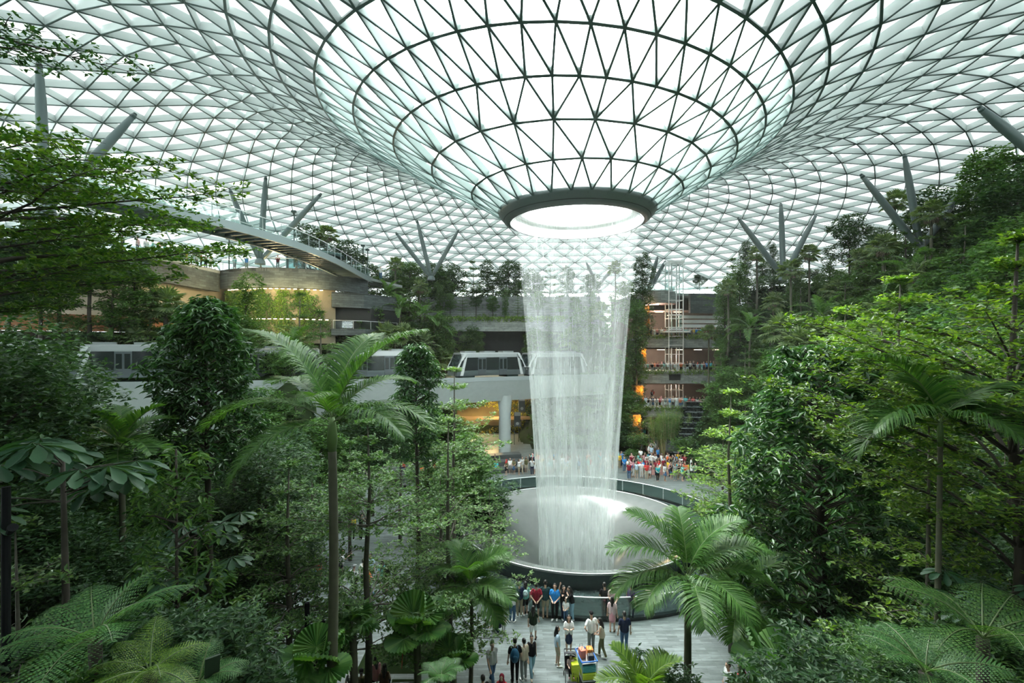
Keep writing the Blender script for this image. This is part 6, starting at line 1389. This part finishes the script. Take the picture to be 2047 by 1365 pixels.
for px, py, fc, sh, lb in ((596, 1330, 120, 'cyan', 'person in turquoise shirt seated behind the lamp post at left'), (590, 1372, 60, 'red', 'person in red top seated left of the lamp post'), (602, 1318, 200, 'black', 'person in black seated behind the turquoise shirt'), (624, 1312, 140, 'jeans', 'person in denim standing just right of the lamp post')):
    x, y, _ = floor_at(px, py); person('m_sit', (x, y, 0), fc, 1.7, sh, 'navy', lb, kind='sit', arms='lap')
for px, py, fc, sh, lb in ((1590, 1360, -70, 'navy', 'woman in navy top seen through the gap beside the dark tree trunk'), (1762, 1335, 120, 'orange', 'person in peach top seen between branches right of the dark tree trunk'), (1905, 1275, 40, 'purple', 'person in magenta top deep among the right-hand trees'), (1788, 1300, 0, 'white', 'person in white behind the lime tiers at right'), (1480, 1420, 30, 'red', 'person in red at the bottom behind the feather palm fronds'), (1520, 1424, -20, 'black', 'person in black at the bottom behind the feather palm fronds'), (1455, 1415, 100, 'lightgrey', 'person in pale grey at the bottom behind the feather palm fronds')):
    man(px, py, 'f_side' if sh in ('navy', 'orange', 'purple') else 'm_down', fc, 1.66, sh, 'navy', lb, arms='down', fem=sh in ('navy', 'orange', 'purple'), hair='long' if sh in ('navy', 'orange', 'purple') else 'short')

# ---- stroller with a child, luggage trolley
def stroller():
    x, y, _ = floor_at(1141, 1361); t = thing('stroller', 'black folding stroller with a raised canopy on the paving', 'stroller', (x, y, 0), PI * 1.0); K = plain('stroller_frame', (.015, .015, .017), .4)
    for s in (-1, 1):
        b = MB(); b.tube([(s * .24, .34, .1), (s * .22, -.1, .62), (s * .22, -.42, 1.02)], .016, 7); b.build('side_tube', [K], t, True); b = MB(); b.tube([(s * .24, -.36, .1), (s * .22, .0, .55)], .014, 7); b.build('leg', [K], t, True)
        for yy in (.36, -.36):
            w_ = MB(); a = np.linspace(0, 2 * PI, 17); w_.tube(np.c_[np.full(17, s * .24), yy + .072 * np.cos(a), .085 + .072 * np.sin(a)], .018, 6); w_.build('wheel', [K], t, True)
    b = MB(); b.tube([(-.22, -.42, 1.02), (.22, -.42, 1.02)], .02, 8); b.build('handle', [K], t, True)
    fab = plain('stroller_fabric', (.03, .032, .035), .85); b = MB(); b.add([(-.2, .22, .42), (.2, .22, .42), (.2, -.12, .40), (-.2, -.12, .40), (.2, -.3, .82), (-.2, -.3, .82)], np.array([(0, 1, 2, 3), (3, 2, 4, 5)])); b.build('seat', [fab], t)
    b = MB(); P = [(0, -.34, .86), (0, -.3, 1.0), (0, -.16, 1.09), (0, .0, 1.1)]; V = [(sx, p[1], p[2] - (.0 if abs(sx) < .2 else .06)) for p in P for sx in (-.23, -.12, .12, .23)]; b.add(V, np.array([(i * 4 + j, i * 4 + j + 1, i * 4 + j + 5, i * 4 + j + 4) for i in range(3) for j in range(3)])); b.build('canopy', [fab], t)
    b = MB(); b.box((0, .38, .2), (.38, .1, .03)); b.build('foot_rest', [K], t)
    J = person('baby', (x, y + .06, -.02), 180, .98, 'palepink', 'black', 'small child in striped pink top sitting in the stroller', kind='sit', arms='lap', shoe='pink')
    J.location.z = .26
stroller()
def trolley():
    x, y, _ = floor_at(1172, 1356); t = thing('luggage_trolley', 'grey luggage trolley with a blue basket frame', 'trolley', (x, y, 0), .15); K = M['steel']; Bl = plain('trolley_blue', (.03, .16, .6), .4)
    b = MB(); b.box((0, 0, .2), (.62, .9, .04)); b.build('platform', [K], t)
    for s in (-1, 1):
        b = MB(); b.tube([(s * .3, .42, .22), (s * .3, .42, 1.0), (s * .3, .3, 1.06)], .02, 8); b.build('upright', [K], t, True)
        b = MB(); b.tube([(s * .3, -.42, .22), (s * .3, -.42, .92)], .018, 8); b.build('upright', [K], t, True)
        for yy in (-.36, .36):
            w_ = MB(); a = np.linspace(0, 2 * PI, 17); w_.tube(np.c_[np.full(17, s * .27), yy + .065 * np.cos(a), .09 + .065 * np.sin(a)], .025, 6); w_.build('wheel', [plain('wheel_rubber', (.02, .02, .02), .7)], t, True)
    b = MB(); b.tube([(-.32, -.44, .95), (.32, -.44, .95), (.32, .44, .95), (-.32, .44, .95), (-.32, -.44, .95)], .028, 8); b.build('basket_frame', [Bl], t, True)
    b = MB(); b.box((0, 0, .86), (.6, .84, .02)); b.build('basket_floor', [K], t)
    b = MB(); b.tube([(-.3, .3, 1.06), (.3, .3, 1.06)], .022, 8); b.build('push_bar', [Bl], t, True)
    def case(name, label, off, dims, col, rz=0.):
        c = thing(name, label, 'suitcase' if 'suit' in name else 'bag', (x + off[0], y + off[1], off[2]), rz, 'luggage on the trolley'); mm = plain(name + str(off[0]), col, .4); b = MB(); b.box((0, 0, dims[2] / 2), dims); o = b.build('shell', [mm], c); v = o.modifiers.new('b', 'BEVEL'); v.width = .035; v.segments = 3
        if 'suit' in name:
            for k in range(5): r_ = MB(); r_.box((0, -dims[1] / 2 - .005, dims[2] * (.15 + .17 * k)), (dims[0] * .84, .02, .025)); r_.build('ridge', [mm], c)
            h = MB(); h.tube([(-.08, 0, dims[2]), (-.08, 0, dims[2] + .05), (.08, 0, dims[2] + .05), (.08, 0, dims[2])], .012, 6); h.build('handle', [M['flange']], c)
        else:
            for yy in (-dims[1] * .35, dims[1] * .35): h = MB(); h.tube([(-.07, yy, dims[2]), (-.06, yy, dims[2] + .12), (.06, yy, dims[2] + .12), (.07, yy, dims[2])], .008, 6); h.build('handle', [M['flange']], c)
    case('suitcase', 'acid yellow-green hard suitcase lying on the trolley', (.02, -.02, .222), (.58, .8, .24), (.52, .62, .02), .15)
    case('suitcase', 'teal and white suitcase on top of the yellow-green one', (.02, -.02, .47), (.56, .7, .28), (.08, .42, .45), .15)
    case('suitcase', 'second acid yellow-green suitcase standing beside the trolley', (-.5, -.1, .0), (.3, .5, .78), (.5, .62, .02), .1)
    case('shopping_bag', 'coral pink shopping bag in the trolley basket', (-.17, .0, .872), (.22, .3, .34), (.75, .22, .14), .3)
    case('shopping_bag', 'orange shopping bag in the trolley basket', (.15, .12, .872), (.26, .3, .3), (.8, .26, .04), .1)
    case('shopping_bag', 'black and white shopping bag in the trolley basket', (.15, -.2, .872), (.26, .2, .24), (.05, .05, .05), .1)
trolley()
# ================================================================ the crowds further off
POSES = [('c_stand', dict(arms='down')), ('c_phone', dict(arms='phone')), ('c_photo', dict(arms='photo')), ('c_clasp', dict(arms='clasp', lean=6)), ('c_walk', dict(kind='walk', arms='swing')),
         ('c_fem', dict(arms='down', fem=True, hair='long')), ('c_femp', dict(arms='photo', fem=True, hair='long', bottom='shorts')), ('c_dress', dict(arms='clasp', fem=True, hair='long', bottom='dress')), ('c_short', dict(arms='down', bottom='shorts')), ('c_scarf', dict(arms='clasp', fem=True, hair='scarf', bottom='skirt'))]
SITS = [('c_sit', dict(kind='sit', arms='lap')), ('c_sitf', dict(kind='sit', arms='lap', fem=True, hair='long')), ('c_sits', dict(kind='sit', arms='phone', bottom='shorts'))]
SH = ['white', 'black', 'red', 'blue', 'yellow', 'lightgrey', 'navy', 'pink', 'orange', 'aqua', 'lightblue', 'white', 'maroon', 'white', 'olive', 'black', 'cyan', 'grey']
WORD = dict(lightgrey='pale grey', lightblue='pale blue', lightjeans='pale jeans', jeans='blue jeans', palepink='pale pink', darkgreen='dark green')
crng = np.random.default_rng(21)
def crowd(spots, where, face=180, sit=False, spread=60):
    for x, y, z in spots:
        key, kw = (SITS if sit else POSES)[crng.integers(len(SITS if sit else POSES))]; sh = SH[crng.integers(len(SH))]; pa = ['black', 'jeans', 'navy', 'grey', 'beige', 'khaki', 'white'][crng.integers(7)]
        t = person(key, (x, y, z), face + crng.uniform(-spread, spread), crng.uniform(1.55, 1.78), sh, pa, None, detail=1, skin=crng.integers(4), cap=['red', 'black', 'pink', 'navy'][crng.integers(4)] if 'scarf' in key else None, shoe='black', shoes=False, **kw)
        low = WORD.get(pa, pa) + (' shorts' if kw.get('bottom') == 'shorts' else ' dress' if kw.get('bottom') in ('dress', 'skirt') else '' if 'jeans' in pa else ' trousers')
        row(t, f'person in {WORD.get(sh, sh)} top', where)
def gap_ok(x, y, S, d=.42): return all((x - a) ** 2 + (y - b) ** 2 > d * d for a, b in S)
def arc_spots(n, px0, px1, y0, y1, d=.45):
    out = []; S = []
    for _ in range(n * 40):
        if len(out) == n: break
        px, py = crng.uniform(px0, px1), crng.uniform(y0, y1); x, y, z = floor_at(px, py)
        if math.hypot(x - AX, y - AY) < 11.8 or not gap_ok(x, y, S, d): continue
        if any((x - AX) ** 2 + (y - AY) ** 2 > 0 and 16.9 < math.hypot(x - AX, y - AY) < 21.5 and .15 < math.atan2(y - AY, x - AX) - PI * .5 < 1.0 for _k in (0,)): continue
        S.append((x, y)); out.append((x, y, 0.))
    return out
crowd(arc_spots(26, 985, 1110, 934, 950), 'behind the basin left of the waterfall')
crowd(arc_spots(34, 1085, 1255, 930, 950), 'behind the basin seen through the waterfall')
crowd(arc_spots(52, 1252, 1372, 934, 962), 'packed at the railing right of the waterfall')
crowd(arc_spots(16, 1278, 1318, 872, 928, .8), 'on the red walkway', spread=180)
crowd(arc_spots(10, 1345, 1392, 940, 962), 'at the foot of the cascade', spread=120)
# sitting on the curved steps
for k in range(3):
    r = 17.75 + 1.3 * k; sp = []
    for a in np.linspace(.24, .9, 12)[k::1]:
        if crng.random() < .72: a += crng.uniform(-.02, .02); sp.append((AX + r * math.cos(PI / 2 + a), AY + r * math.sin(PI / 2 + a), .45 * (k + 1) - .41))
    crowd(sp, f'sitting on the {("lowest", "middle", "top")[k]} curved step behind the basin', sit=True, face=160, spread=20)
# along the balconies
for k, n, w in (('third', 24, 'third'), ('second', 26, 'second'), ('first', 22, 'first')):
    x0, x1, Y, z, _, _ = BA[k]; xs = np.linspace(x0 + .4, x1 - .4, n); crowd([(x + crng.uniform(-.12, .12), Y + .75 + crng.uniform(0, .5), z - .3) for x in xs], f'on the {w} balcony up')
crowd([(19 + crng.uniform(0, 5), 74 + crng.uniform(0, 8), 9.45 - 4.75) for _ in range(9)], 'deep inside the first balcony', spread=180)
P_ = [(float(np.interp(u, [0, 1, 2], [w[0] for w in wing])), float(np.interp(u, [0, 1, 2], [w[1] for w in wing]))) for u in np.linspace(.9, 1.95, 15)]
crowd([(x - .9, y + .2, TZ - .02) for x, y in P_], 'along the stone wing wall of the left terrace', face=120)
crowd([(p[0], p[1] + 1.1, TZ - .02) for p in drum[3:26:3]], 'on top of the curved stone drum')
crowd([(-17.5 + .6 * k, 64 + .2 * k, EYE + 9.08) for k in range(1)], 'at the far end of the skybridge')
label_rows()
for root, used in PROTO.values():        # kinds of plants that found no place
    if not used:
        for o in [*root.children_recursive, root]: bpy.data.objects.remove(o)
